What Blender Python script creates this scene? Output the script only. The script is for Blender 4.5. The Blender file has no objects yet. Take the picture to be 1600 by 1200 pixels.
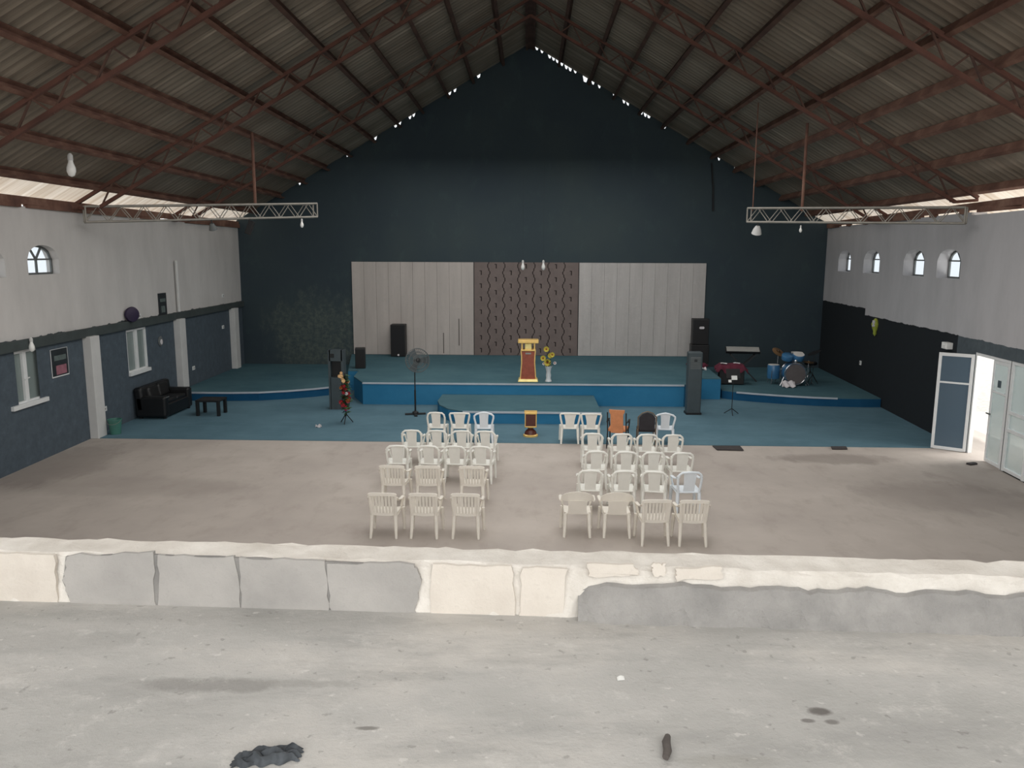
import bpy, math, random
from mathutils import Vector, Matrix
random.seed(7)
SC = bpy.context.scene
COL = SC.collection
R_ = math.radians
pi = math.pi

# ------------------------------------------------------------------ camera (1600 x 1200 frame)
F = 1230.0
PITCH, YAW, ROLL = R_(9.4), R_(1.16), R_(.25)
EYE = Vector((0, 0, 4.8))
FWD = Vector((-math.sin(YAW)*math.cos(PITCH), math.cos(YAW)*math.cos(PITCH), -math.sin(PITCH)))
_r = Vector((math.cos(YAW), math.sin(YAW), 0)); _u = _r.cross(FWD)
RGT = _r*math.cos(ROLL) + _u*math.sin(ROLL)
UPV = -_r*math.sin(ROLL) + _u*math.cos(ROLL)
cd = bpy.data.cameras.new('camera'); cam = bpy.data.objects.new('camera', cd); COL.objects.link(cam)
cd.sensor_width = 36; cd.lens = F/1600*36; cd.clip_start = .05; cd.clip_end = 300
m = Matrix((RGT, UPV, -FWD)).transposed().to_4x4(); m.translation = EYE
cam.matrix_world = m
SC.camera = cam
def ray(x, y): return FWD + RGT*((x-800)/F) + UPV*((600-y)/F)
def onplane(x, y, p0, n):
    d = ray(x, y); n = Vector(n); return EYE + d*((Vector(p0)-EYE).dot(n)/d.dot(n))
def P(x, y, z=0): return onplane(x, y, (0, 0, z), (0, 0, 1))        # measured point on a level plane
def PY(x, y, Y): return onplane(x, y, (0, Y, 0), (0, 1, 0))
KL, KR = -.0225, .07
def xl(Y): return -11.28 + KL*(Y-16)
def xr(Y): return 10.8 + KR*(Y-18)
def WL(x, y): return onplane(x, y, (-11.28, 16, 0), (1, -KL, 0))
def WR(x, y): return onplane(x, y, (10.8, 18, 0), (1, -KR, 0))
YB = 31.82          # back wall
APEX, SLOPE = 12.73, .572
def zroof(x): return APEX - SLOPE*abs(x)

# ------------------------------------------------------------------ materials
def rgb(r, g, b):   # sRGB 0-255 to linear
    f = lambda c: (c/255/12.92) if c/255 <= .04045 else ((c/255+.055)/1.055)**2.4
    return (f(r), f(g), f(b), 1)
class NT:
    def __init__(s, name):
        s.m = bpy.data.materials.new(name); s.m.use_nodes = True; s.n = s.m.node_tree.nodes; s.l = s.m.node_tree.links
        s.b = s.n['Principled BSDF']
    def node(s, t, **k):
        o = s.n.new(t)
        for a, v in k.items(): setattr(o, a, v)
        return o
    def put(s, sock, v):
        if hasattr(v, 'is_linked') or isinstance(v, bpy.types.NodeSocket): s.l.new(v, sock)
        else: sock.default_value = v
    def math(s, op, a, b=0.0, c=None):
        o = s.node('ShaderNodeMath', operation=op); s.put(o.inputs[0], a); s.put(o.inputs[1], b)
        if c is not None: s.put(o.inputs[2], c)
        return o.outputs[0]
    def coord(s): return s.node('ShaderNodeTexCoord').outputs['Object']
    def xyz(s, v):
        o = s.node('ShaderNodeSeparateXYZ'); s.l.new(v, o.inputs[0]); return o.outputs
    def noise(s, scale, detail=5, rough=.6, v=None, stretch=None):
        o = s.node('ShaderNodeTexNoise'); o.inputs['Scale'].default_value = scale; o.inputs['Detail'].default_value = detail; o.inputs['Roughness'].default_value = rough
        v = v or s.coord()
        if stretch:
            mp = s.node('ShaderNodeMapping'); mp.inputs['Scale'].default_value = stretch; s.l.new(v, mp.inputs[0]); v = mp.outputs[0]
        s.l.new(v, o.inputs['Vector']); return o.outputs['Fac']
    def ramp(s, fac, *stops):
        o = s.node('ShaderNodeValToRGB'); s.l.new(fac, o.inputs[0]); e = o.color_ramp.elements
        while len(e) < len(stops): e.new(.5)
        for i, (p, c) in enumerate(stops): e[i].position = p; e[i].color = c if not isinstance(c, (int, float)) else (c, c, c, 1)
        return o.outputs[0]
    def mix(s, fac, a, b, mode='MIX'):
        o = s.node('ShaderNodeMix', data_type='RGBA', blend_type=mode); s.put(o.inputs[0], fac); s.put(o.inputs[6], a); s.put(o.inputs[7], b); return o.outputs[2]
    def bump(s, h, strength=.3, dist=.02):
        o = s.node('ShaderNodeBump'); o.inputs['Strength'].default_value = strength; o.inputs['Distance'].default_value = dist
        s.l.new(h, o.inputs['Height']); s.l.new(o.outputs[0], s.b.inputs['Normal'])
    def out(s, col, rough=.7, metal=0.0, spec=None):
        s.put(s.b.inputs['Base Color'], col); s.put(s.b.inputs['Roughness'], rough); s.b.inputs['Metallic'].default_value = metal
        if spec is not None: s.b.inputs['Specular IOR Level'].default_value = spec
        return s.m
def sc(c, k): return (min(c[0]*k, 1), min(c[1]*k, 1), min(c[2]*k, 1), 1)
def simple(name, c, rough=.6, var=.18, scale=4, metal=0.0, bump=0, spec=None):
    t = NT(name); c = rgb(*c) if max(c) > 1 else (*c[:3], 1)
    n = t.noise(scale)
    if bump: t.bump(n, bump, .01)
    return t.out(t.ramp(n, (.3, sc(c, 1-var)), (.7, sc(c, 1+var))), rough, metal, spec)
M = {}
def S(name, *a, **k): M[name] = simple(name, *a, **k); return M[name]
S('white_plastic', (238, 237, 230), .42, .05, 3)
S('cool_plastic', (230, 237, 243), .4, .04, 3)
S('cream_plastic', (236, 230, 219), .45, .05, 3)
S('black_metal', (24, 25, 27), .5, .2); S('black_plastic', (14, 15, 17), .5, .2); S('black_leather', (15, 16, 18), .42, .25, 6, bump=.2)
S('speaker_grille', (20, 20, 22), .75, .3, 60); S('dark_grey_metal', (62, 72, 76), .5, .12); S('mid_grey', (96, 100, 100), .6, .12)
S('white_paint', (200, 200, 198), .7, .06, 2); S('white_alu', (222, 224, 224), .4, .04); S('gold', (240, 200, 120), .32, .1, 8, .35); S('pale_gold', (250, 226, 150), .35, .1, 8, .3)
S('red_wood', (150, 74, 52), .45, .2, 6); S('brown_wood', (84, 38, 28), .4, .2, 6); S('orange_fabric', (206, 138, 96), .85, .1, 9); S('charcoal_fabric', (52, 50, 54), .9, .15, 9)
S('bronze_metal', (104, 88, 70), .45, .15); S('chrome', (205, 205, 208), .2, .05, 3, .9); S('cymbal_brass', (140, 112, 82), .3, .15, 6, .8)
S('drum_blue', (58, 108, 148), .3, .12); S('drum_head', (208, 206, 202), .6, .05); S('drum_front', (98, 92, 92), .5, .12); S('maroon_cloth', (92, 28, 48), .85, .25, 8)
S('white_cloth', (206, 202, 204), .85, .1, 10); S('paper', (228, 228, 224), .8, .04); S('leaf_green', (48, 78, 44), .7, .3, 14); S('flower_yellow', (196, 178, 66), .7, .2, 12)
S('flower_red', (150, 24, 34), .7, .25, 14); S('flower_cream', (226, 186, 136), .7, .15, 14); S('flower_pink', (176, 44, 92), .7, .2, 14); S('flower_orange', (150, 84, 34), .7, .2, 14)
S('ceramic', (206, 212, 214), .35, .05); S('bucket_green', (66, 116, 104), .45, .1); S('dark_mat', (58, 54, 54), .95, .2, 20); S('purple_plastic', (42, 30, 58), .5, .2)
S('poster_dark', (36, 42, 46), .5, .3, 6); S('poster_pink', (150, 100, 112), .6, .2, 10); S('poster_grey', (92, 104, 102), .6, .2, 10); S('lime', (150, 160, 60), .6, .25, 14)
S('rag', (70, 74, 78), .9, .45, 14, bump=.4); S('bark_brown', (88, 82, 78), .9, .25, 12); S('keyboard_grey', (150, 150, 146), .5, .08); S('bulb_white', (240, 240, 236), .3, .02)
S('galv', (150, 146, 138), .5, .15, 5, .2); S('nosing', (176, 184, 192), .55, .08, 3); S('dirt', (190, 186, 178), .95, .2, 10); S('sticker', (70, 84, 90), .6, .1)

def rust():
    t = NT('rusty_steel'); n = t.noise(1.6, 6, .65); n2 = t.noise(16, 4)
    c = t.ramp(n, (.3, rgb(88, 60, 51)), (.5, rgb(118, 84, 70)), (.7, rgb(146, 114, 97)))
    return t.out(t.mix(t.math('MULTIPLY', n2, .35), c, rgb(62, 40, 36)), .85)
M['rust'] = rust()
def rust_dark():
    t = NT('dark_rusty_steel'); n = t.noise(1.3, 6, .65)
    return t.out(t.ramp(n, (.3, rgb(62, 43, 38)), (.7, rgb(100, 74, 62))), .85)
M['rust_dark'] = rust_dark()
S('truss_rust', (92, 60, 50), .85, .3, 2.5)
def sheet():
    t = NT('roof_sheet'); c = t.coord()
    a = t.noise(1.0, 5, .65, c, (.12, 5.0, .12)); b = t.noise(.5, 4, .6, c)
    col = t.ramp(a, (.32, rgb(112, 104, 92)), (.58, rgb(142, 132, 118)), (.74, rgb(196, 182, 164)))
    col = t.mix(t.ramp(b, (.4, 0.0), (.65, .6)), col, rgb(106, 92, 78))
    return t.out(col, .7)
M['roof'] = sheet()
def eaves():
    t = NT('translucent_eaves_sheet'); a = t.noise(1.0, 4, .6, None, (.1, 6.0, .1))
    col = t.ramp(a, (.3, rgb(196, 176, 154)), (.7, rgb(246, 236, 222)))
    tr = t.node('ShaderNodeBsdfTranslucent'); t.l.new(col, tr.inputs[0]); t.l.new(col, t.b.inputs['Base Color']); t.b.inputs['Roughness'].default_value = .8
    mx = t.node('ShaderNodeMixShader'); mx.inputs[0].default_value = .34
    t.l.new(t.b.outputs[0], mx.inputs[1]); t.l.new(tr.outputs[0], mx.inputs[2]); t.l.new(mx.outputs[0], t.n['Material Output'].inputs[0]); return t.m
M['eaves'] = eaves()
def hall_floor():
    t = NT('hall_concrete'); c = t.coord(); a = t.noise(.35, 6, .6, c); b = t.noise(2.2, 6, .65, c, (1, .5, 1)); f = t.noise(18, 4, .6, c)
    col = t.ramp(a, (.3, rgb(162, 153, 146)), (.55, rgb(177, 168, 160)), (.75, rgb(189, 181, 173)))
    col = t.mix(t.ramp(b, (.52, 0.0), (.72, .35)), col, rgb(142, 131, 122))
    X, Y, Z = t.xyz(c)
    def blob(cx, cy, rx, ry, s):       # a damp stain near the doors and others
        dx = t.math('DIVIDE', t.math('SUBTRACT', X, cx), rx); dy = t.math('DIVIDE', t.math('SUBTRACT', Y, cy), ry)
        d = t.math('ADD', t.math('MULTIPLY', dx, dx), t.math('MULTIPLY', dy, dy))
        d = t.math('ADD', d, t.math('MULTIPLY', t.math('SUBTRACT', b, .5), 2.6))
        return t.ramp(d, (.35, s), (1.0, 0.0))
    for bx in ((7.3, 18.4, 1.6, .55, .5), (8.6, 15.5, 2.2, 1.2, .3), (-10.6, 17.2, 1.2, 2.2, .35), (-8, 15.6, 2.6, .8, .2), (10.2, 16.8, 1.4, 1.6, .35)):
        col = t.mix(blob(*bx), col, rgb(112, 103, 96))
    t.bump(f, .15, .01)
    return t.out(col, .85)
M['hall_floor'] = hall_floor()
def gal_floor():
    t = NT('gallery_screed'); c = t.coord(); a = t.noise(.9, 7, .62, c, (1, 1.6, 1)); b = t.noise(2.2, 7, .7, c, (.5, 1.6, 1)); f = t.noise(60, 3, .6, c); g = t.noise(7, 6, .75, c)
    col = t.ramp(a, (.3, rgb(164, 163, 159)), (.5, rgb(182, 180, 176)), (.68, rgb(200, 196, 190)))
    col = t.mix(t.ramp(b, (.5, 0.0), (.68, .6)), col, rgb(150, 149, 146))
    col = t.mix(t.ramp(g, (.56, 0.0), (.7, .45)), col, rgb(210, 207, 202))
    X, Y, Z = t.xyz(c)
    def blob(cx, cy, rx, ry, s, d0, k=1.6):
        dx = t.math('DIVIDE', t.math('SUBTRACT', X, cx), rx); dy = t.math('DIVIDE', t.math('SUBTRACT', Y, cy), ry)
        d = t.math('ADD', t.math('MULTIPLY', dx, dx), t.math('MULTIPLY', dy, dy))
        d = t.math('ADD', d, t.math('MULTIPLY', t.math('SUBTRACT', g, .5), k))
        return t.ramp(d, (.3, s), (1.1, 0.0))
    for px, py, rx, ry, s, cc, k in ((330, 1070, .30, .06, .75, (140, 138, 134), 2.2), (480, 1068, .22, .03, .5, (150, 148, 143), 2), (1280, 1112, .05, .03, .95, (104, 100, 96), 1.4), (1262, 1126, .03, .015, .8, (110, 106, 102), 1.4),
            (1300, 1128, .03, .018, .8, (110, 106, 102), 1.4), (575, 1138, .05, .015, .8, (120, 117, 112), 1.6), (1140, 1190, .2, .04, .4, (150, 148, 140), 2), (100, 1000, .4, .1, .35, (156, 154, 150), 2.4)):
        p = P(px, py, 3.2); col = t.mix(blob(p.x, p.y, rx, ry, s, 0, k), col, rgb(*cc))
    sp = t.noise(24, 3, .5, c); col = t.mix(t.ramp(sp, (.66, 0.0), (.72, .4)), col, rgb(116, 113, 108)); sp2 = t.noise(19, 3, .5, c, (1, 1.3, 1)); col = t.mix(t.ramp(sp2, (.67, 0.0), (.73, .4)), col, rgb(222, 219, 214))
    t.bump(t.math('ADD', g, t.math('MULTIPLY', f, .3)), .5, .014)
    return t.out(col, .9)
M['gal_floor'] = gal_floor()
def plaster(name, c0, c1, sc_=1.2, bmp=.4):
    t = NT(name); a = t.noise(sc_, 7, .65); b = t.noise(sc_*8, 6, .7)
    col = t.ramp(a, (.3, rgb(*c0)), (.7, rgb(*c1))); col = t.mix(t.ramp(b, (.56, 0.0), (.75, .35)), col, sc(rgb(*c0), .75))
    t.bump(b, bmp, .012); return t.out(col, .9)
M['kerb_white'] = plaster('whitewashed_plaster', (206, 199, 189), (240, 235, 227), 4.5, .7)
M['kerb_cream'] = plaster('cream_plaster', (206, 197, 186), (224, 216, 205), 4)
M['kerb_joint'] = plaster('dark_cement_joint', (122, 120, 117), (150, 147, 143), 6)
M['kerb_grey'] = plaster('grey_block', (158, 155, 151), (180, 176, 171), 3)
M['kerb_skirt'] = plaster('grey_cement_skirt', (142, 140, 137), (172, 169, 165), 5, .9)
def wallpaint(name, border, upper, lower, band=None, step=None, ynoise=.05):
    """two-tone painted wall: pale above a ragged line, dark blue below, an optional darker band under the line"""
    t = NT(name); c = t.coord(); X, Y, Z = t.xyz(c); n = t.noise(2.6, 4, .6, c); st = t.noise(1.0, 5, .65, c, (1, 1, .35)); fine = t.noise(5, 6, .7, c)
    up = t.ramp(st, (.3, sc(rgb(*upper), .86)), (.6, rgb(*upper)), (.8, sc(rgb(*upper), 1.06)))
    lo = t.ramp(fine, (.3, sc(rgb(*lower), .75)), (.6, rgb(*lower)), (.8, sc(rgb(*lower), 1.35)))
    zz = t.math('ADD', Z, t.math('MULTIPLY', t.math('SUBTRACT', n, .5), ynoise*4))
    b = border
    if step: b = t.math('ADD', border, t.math('MULTIPLY', t.math('GREATER_THAN', Y, step[0]), step[1]))
    if band: lo = t.mix(t.math('GREATER_THAN', zz, t.math('SUBTRACT', b, band[0])), lo, rgb(*band[1]))
    t.bump(fine, .2, .01)
    return t.out(t.mix(t.math('GREATER_THAN', zz, b), lo, up), .88)
M['wall_l'] = wallpaint('left_wall_paint', 2.86, (206, 203, 200), (76, 88, 98), (.2, (62, 70, 72)))
M['wall_r'] = wallpaint('shaded_right_wall_paint', 2.80, (182, 181, 183), (14, 23, 29), None, (27.0, .22), .03)  # lower blue taken near black, the backlit wall's shade put into the colour
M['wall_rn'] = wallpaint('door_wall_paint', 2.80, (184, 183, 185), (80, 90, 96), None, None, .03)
def backpaint():
    t = NT('back_wall_paint'); c = t.coord(); X, Y, Z = t.xyz(c); a = t.noise(.28, 6, .6, c); b = t.noise(1.6, 7, .7, c, (1, 1, .6)); d = t.noise(6, 6, .7, c)
    col = t.ramp(a, (.3, rgb(42, 56, 65)), (.52, rgb(48, 62, 68)), (.7, rgb(54, 67, 70)))
    col = t.mix(t.ramp(b, (.55, 0.0), (.75, .4)), col, rgb(66, 86, 84))
    dx = t.math('DIVIDE', t.math('ADD', X, 8.6), 2.2); dz = t.math('DIVIDE', t.math('SUBTRACT', Z, 1.6), 1.8)
    dd = t.math('ADD', t.math('MULTIPLY', dx, dx), t.math('MULTIPLY', dz, dz)); dd = t.math('ADD', dd, t.math('MULTIPLY', t.math('SUBTRACT', b, .5), 4))
    col = t.mix(t.math('MULTIPLY', t.ramp(dd, (.2, .8), (1.1, 0.0)), t.ramp(d, (.4, .2), (.6, 1.0))), col, rgb(86, 96, 88))
    return t.out(col, .8)
M['back'] = backpaint()
def carpet(name, c0, c1):
    t = NT(name); c = t.coord(); a = t.noise(.5, 6, .65, c); d = t.noise(90, 2, .5, c); b = t.noise(1.6, 5, .7, c, (.6, 1.5, 1))
    col = t.ramp(a, (.3, rgb(*c0)), (.7, rgb(*c1))); col = t.mix(t.ramp(b, (.5, 0.0), (.75, .3)), col, sc(rgb(*c1), 1.25)); t.bump(d, .3, .01)
    return t.out(col, .97, 0, .1)
M['carpet'] = carpet('blue_carpet', (80, 108, 121), (96, 125, 137))
M['stage_carpet'] = carpet('stage_carpet', (64, 94, 104), (80, 110, 118))
M['riser'] = carpet('blue_riser_carpet', (46, 112, 150), (60, 126, 164))
M['plat_riser'] = carpet('platform_riser_carpet', (24, 70, 104), (34, 84, 118))
def planks(name, c, bmp):
    t = NT(name); co = t.coord(); a = t.noise(.8, 6, .6, co, (3, 1, .4)); b = t.noise(7, 6, .7, co)
    col = t.ramp(a, (.3, sc(rgb(*c), .88)), (.7, sc(rgb(*c), 1.08))); col = t.mix(t.ramp(b, (.5, 0.0), (.72, .3)), col, sc(rgb(*c), 1.2 if bmp > .5 else .8)); t.bump(b, bmp, .03); return t.out(col, .65)
M['panel_l'] = planks('pale_panel_boards', (182, 174, 168), .1); M['panel_r'] = planks('pale_textured_boards', (184, 180, 177), .7)
M['cladding'] = simple('brown_cladding', (112, 100, 96), .7, .1, 3, bump=.2)
M['groove'] = simple('dark_groove', (44, 36, 34), .9, .1)
def glass(name, tint, trans, rough=.08):
    t = NT(name); t.put(t.b.inputs['Base Color'], rgb(*tint)); t.b.inputs['Roughness'].default_value = rough
    n = t.noise(2); t.put(t.b.inputs['Roughness'], t.math('ADD', t.math('MULTIPLY', n, .08), rough))
    tr = t.node('ShaderNodeBsdfTransparent'); tr.inputs[0].default_value = (.96, .98, 1, 1)
    mx = t.node('ShaderNodeMixShader'); mx.inputs[0].default_value = trans
    t.l.new(t.b.outputs[0], mx.inputs[1]); t.l.new(tr.outputs[0], mx.inputs[2]); t.l.new(mx.outputs[0], t.n['Material Output'].inputs[0]); return t.m
M['clear_glass'] = glass('clear_glass', (220, 228, 232), .92)
M['door_glass'] = glass('tinted_door_glass', (92, 112, 128), .3)
M['door_glass_lit'] = glass('backlit_door_glass', (176, 188, 186), .35, .2)  # paler copy of the door glass, daylight behind it put into the colour
M['dim_glass'] = glass('grey_green_glass', (134, 146, 144), .08, .12)  # nearly opaque grey-green panes
M['fan_mesh'] = glass('fan_wire', (84, 84, 78), .45, .4)

# ------------------------------------------------------------------ mesh builder
class MB:
    def __init__(s): s.v = []; s.f = []
    def add(s, vs, fs):
        o = len(s.v); s.v += [tuple(v) for v in vs]; s.f += [tuple(i+o for i in f) for f in fs]; return s
    def box(s, c, d, rz=0, rx=0, ry=0):
        mt = Matrix.Rotation(rz, 3, 'Z') @ Matrix.Rotation(rx, 3, 'X') @ Matrix.Rotation(ry, 3, 'Y'); c = Vector(c)
        vs = [c + mt @ Vector((x*d[0]/2, y*d[1]/2, z*d[2]/2)) for z in (-1, 1) for y in (-1, 1) for x in (-1, 1)]
        return s.add(vs, [(0, 2, 3, 1), (4, 5, 7, 6), (0, 1, 5, 4), (2, 6, 7, 3), (0, 4, 6, 2), (1, 3, 7, 5)])
    def taper(s, z0, z1, d0, d1, c0=(0, 0), c1=(0, 0)):
        vs = [(c[0]+x*d[0]/2, c[1]+y*d[1]/2, z) for z, d, c in ((z0, d0, c0), (z1, d1, c1)) for y in (-1, 1) for x in (-1, 1)]
        return s.add(vs, [(0, 2, 3, 1), (4, 5, 7, 6), (0, 1, 5, 4), (2, 6, 7, 3), (0, 4, 6, 2), (1, 3, 7, 5)])
    def bar(s, p, q, w, h, up=(0, 0, 1)):
        p, q = Vector(p), Vector(q); d = (q-p).normalized(); u = Vector(up)
        if abs(d.dot(u)) > .98: u = Vector((0, 1, 0))
        a = d.cross(u).normalized(); b = a.cross(d)
        vs = [e + a*(x*w/2) + b*(y*h/2) for e in (p, q) for y in (-1, 1) for x in (-1, 1)]
        return s.add(vs, [(0, 2, 3, 1), (4, 5, 7, 6), (0, 1, 5, 4), (2, 6, 7, 3), (0, 4, 6, 2), (1, 3, 7, 5)])
    def tube(s, pts, r, n=8, flat=(1, 1), up=(0, 0, 1), cap=True):
        """sweep an n-gon (flat = scale across, along up) through pts; r one radius or a list"""
        pts = [Vector(p) for p in pts]; rs = r if isinstance(r, (list, tuple)) else [r]*len(pts); o = len(s.v); a = None
        for i, p in enumerate(pts):
            d = (pts[min(i+1, len(pts)-1)] - pts[max(i-1, 0)]).normalized(); u = Vector(up)
            if abs(d.dot(u)) > .97: u = Vector((0, 1, 0)) if abs(d.y) < .9 else Vector((1, 0, 0))
            na = d.cross(u).normalized()
            if a is not None and na.dot(a) < 0: na = -na
            a = na; b = a.cross(d)
            s.v += [tuple(p + a*(math.cos(2*pi*k/n)*rs[i]*flat[0]) + b*(math.sin(2*pi*k/n)*rs[i]*flat[1])) for k in range(n)]
        for i in range(len(pts)-1):
            for k in range(n):
                s.f.append((o+i*n+k, o+i*n+(k+1) % n, o+(i+1)*n+(k+1) % n, o+(i+1)*n+k))
        if cap: s.f += [tuple(o+k for k in range(n))[::-1], tuple(o+(len(pts)-1)*n+k for k in range(n))]
        return s
    def lathe(s, prof, c=(0, 0, 0), n=20, tilt=None):
        o = len(s.v); c = Vector(c)
        for r, z in prof:
            for k in range(n):
                p = Vector((math.cos(2*pi*k/n)*max(r, 1e-4), math.sin(2*pi*k/n)*max(r, 1e-4), z))
                s.v.append(tuple((tilt @ p if tilt else p)+c))
        for i in range(len(prof)-1):
            for k in range(n): s.f.append((o+i*n+k, o+i*n+(k+1) % n, o+(i+1)*n+(k+1) % n, o+(i+1)*n+k))
        s.f += [tuple(o+k for k in range(n))[::-1], tuple(o+(len(prof)-1)*n+k for k in range(n))]
        return s
    def prism(s, poly, fn0, fn1):
        n = len(poly); vs = [fn0(*p) for p in poly]+[fn1(*p) for p in poly]
        return s.add(vs, [tuple(range(n))[::-1], tuple(range(n, 2*n))]+[(i, (i+1) % n, n+(i+1) % n, n+i) for i in range(n)])
    def sheet(s, fn, nu, nv, off):
        """two-sided thick sheet: fn(u, v) with u, v in 0..1; off = thickness vector"""
        o = len(s.v); off = Vector(off); W = nv+1; N = (nu+1)*W
        g = [Vector(fn(i/nu, j/nv)) for i in range(nu+1) for j in range(nv+1)]
        s.v += [tuple(p) for p in g]+[tuple(p+off) for p in g]
        for i in range(nu):
            for j in range(nv):
                a, b, c, d = o+i*W+j, o+(i+1)*W+j, o+(i+1)*W+j+1, o+i*W+j+1
                s.f += [(a, b, c, d), (a+N, d+N, c+N, b+N)]
        for i in range(nu):
            for j in (0, nv): a, b = o+i*W+j, o+(i+1)*W+j; s.f.append((a, a+N, b+N, b) if j == 0 else (a, b, b+N, a+N))
        for j in range(nv):
            for i in (0, nu): a, b = o+i*W+j, o+i*W+j+1; s.f.append((a, b, b+N, a+N) if i == 0 else (a, a+N, b+N, b))
        return s
    def build(s, name, mat, parent=None, smooth=False, bevel=0, seg=2, loc=None):
        me = bpy.data.meshes.new(name); me.from_pydata(s.v, [], s.f); me.validate(); me.update()
        import bmesh
        bm = bmesh.new(); bm.from_mesh(me); bmesh.ops.recalc_face_normals(bm, faces=bm.faces); bm.to_mesh(me); bm.free()
        me.materials.append(M[mat] if isinstance(mat, str) else mat)
        if smooth:
            for p in me.polygons: p.use_smooth = True
        o = bpy.data.objects.new(name, me); COL.objects.link(o)
        if parent: o.parent = parent
        if loc: o.location = loc
        if bevel:
            b = o.modifiers.new('bevel', 'BEVEL'); b.width = bevel; b.segments = seg; b.limit_method = 'ANGLE'; b.angle_limit = R_(40)
        if smooth and me.polygons:
            me.set_sharp_from_angle(angle=R_(50))
        return o
def tag(o, label, cat, group=None):
    o['label'] = label; o['category'] = cat
    if group: o['group'] = group
    return o
def thing(name, label, cat, loc=(0, 0, 0), rz=0, group=None):
    o = bpy.data.objects.new(name, None); COL.objects.link(o); o.location = loc; o.rotation_euler = (0, 0, rz); o.empty_display_size = .2
    return tag(o, label, cat, group)
def struct(o): o['kind'] = 'structure'; return o
def copy_tree(o, parent=None):
    c = o.copy(); COL.objects.link(c)
    if parent: c.parent = parent
    for ch in list(o.children): copy_tree(ch, c)
    return c
class Kind:          # first call hands out the original, later ones copies
    def __init__(s, fn): s.fn = fn; s.o = None
    def __call__(s, loc, rz, label, group=None):
        if s.o is None: s.o = s.fn(); o = s.o
        else: o = copy_tree(s.o)
        o.location = loc; o.rotation_euler = (0, 0, rz); o['label'] = label
        if group: o['group'] = group
        elif 'group' in o: del o['group']
        return o

# ------------------------------------------------------------------ room shell
def wall_along(name, xf, y0, y1, z0, z1, t, openings, mat, outward):
    """wall following x = xf(y); openings = (ya, yb, zbottom, zspring, ztop) with arched head, thickness t away from the hall"""
    mb = MB(); N = 10
    cuts = {y0, y1}
    for a, b, zb, zs, zt in openings:
        for k in range(N+1): cuts.add(a+(b-a)*k/N)
    cuts = sorted(cuts)
    def head(y, o):
        a, b, zb, zs, zt = o; u = (y-(a+b)/2)/((b-a)/2); return zs+(zt-zs)*math.sqrt(max(0, 1-u*u))
    def pt(y, z, d): return (xf(y)+outward*d, y, z)
    for ya, yb in zip(cuts, cuts[1:]):
        op = next((o for o in openings if o[0]-1e-6 <= ya and yb <= o[1]+1e-6), None)
        spans = [(z0, z0, z1, z1)] if not op else [(z0, z0, op[2], op[2]), (head(ya, op), head(yb, op), z1, z1)]
        for za, zb_, zc, zd in spans:
            if zc-za < 1e-4 and zd-zb_ < 1e-4: continue
            for d in (0, t): mb.add([pt(ya, za, d), pt(yb, zb_, d), pt(yb, zd, d), pt(ya, zc, d)], [(0, 1, 2, 3)])
        if op:
            mb.add([pt(ya, op[2], 0), pt(yb, op[2], 0), pt(yb, op[2], t), pt(ya, op[2], t)], [(0, 1, 2, 3)])
            mb.add([pt(ya, head(ya, op), 0), pt(yb, head(yb, op), 0), pt(yb, head(yb, op), t), pt(ya, head(ya, op), t)], [(0, 1, 2, 3)])
            for e, o_ in ((ya, op[0]), (yb, op[1])):
                if abs(e-o_) < 1e-6: mb.add([pt(e, op[2], 0), pt(e, head(e, op), 0), pt(e, head(e, op), t), pt(e, op[2], t)], [(0, 1, 2, 3)])
    mb.add([pt(y0, z1, 0), pt(y1, z1, 0), pt(y1, z1, t), pt(y0, z1, t)], [(0, 1, 2, 3)])
    for e in (y0, y1): mb.add([pt(e, z0, 0), pt(e, z1, 0), pt(e, z1, t), pt(e, z0, t)], [(0, 1, 2, 3)])
    return struct(mb.build(name, mat))
wp = [WL(45, 430), WL(94, 428)]
AWL = [(wp[0].y, wp[1].y, 4.27, 4.62, 4.95), (wp[0].y-2.55, 16.95, 4.25, 4.6, 4.93)]
LW1 = (WL(14, 600).y, WL(70, 600).y, 1.42, 2.62); LW2 = (WL(199, 550).y, WL(231, 550).y, 1.36, 2.6)
wins = AWL + [(w[0], w[1], w[2], w[3]-.001, w[3]) for w in (LW1, LW2)]
wall_along('wall_left', xl, -4, YB+.1, -.1, 5.80, .32, wins, 'wall_l', -1)
AWR = []
for xa, xb, yy in ((1309, 1328, 425), (1348, 1373, 428), (1410, 1443, 432), (1462, 1499, 436)):
    a, b = WR(xa, yy).y, WR(xb, yy).y; AWR.append((b, a, 4.2, 4.66, 4.97))
YSTEP = WR(1512, 400).y
wall_along('wall_right', xr, YSTEP, YB+.1, -.1, 5.86, .38, [o for o in AWR if o[0] > YSTEP], 'wall_r', 1)
DY1 = P(1516, 707).y; DY0 = DY1-1.62           # double-leaf door opening in the right wall
xrn = lambda y: xr(y)-.04
wall_along('wall_right.001', xrn, -4, YSTEP, -.1, 5.78, .13, [(DY0, DY1, -.1, 2.499, 2.5), (DY0-1.75, DY0, .0, 2.499, 2.5)], 'wall_rn', 1)

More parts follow.
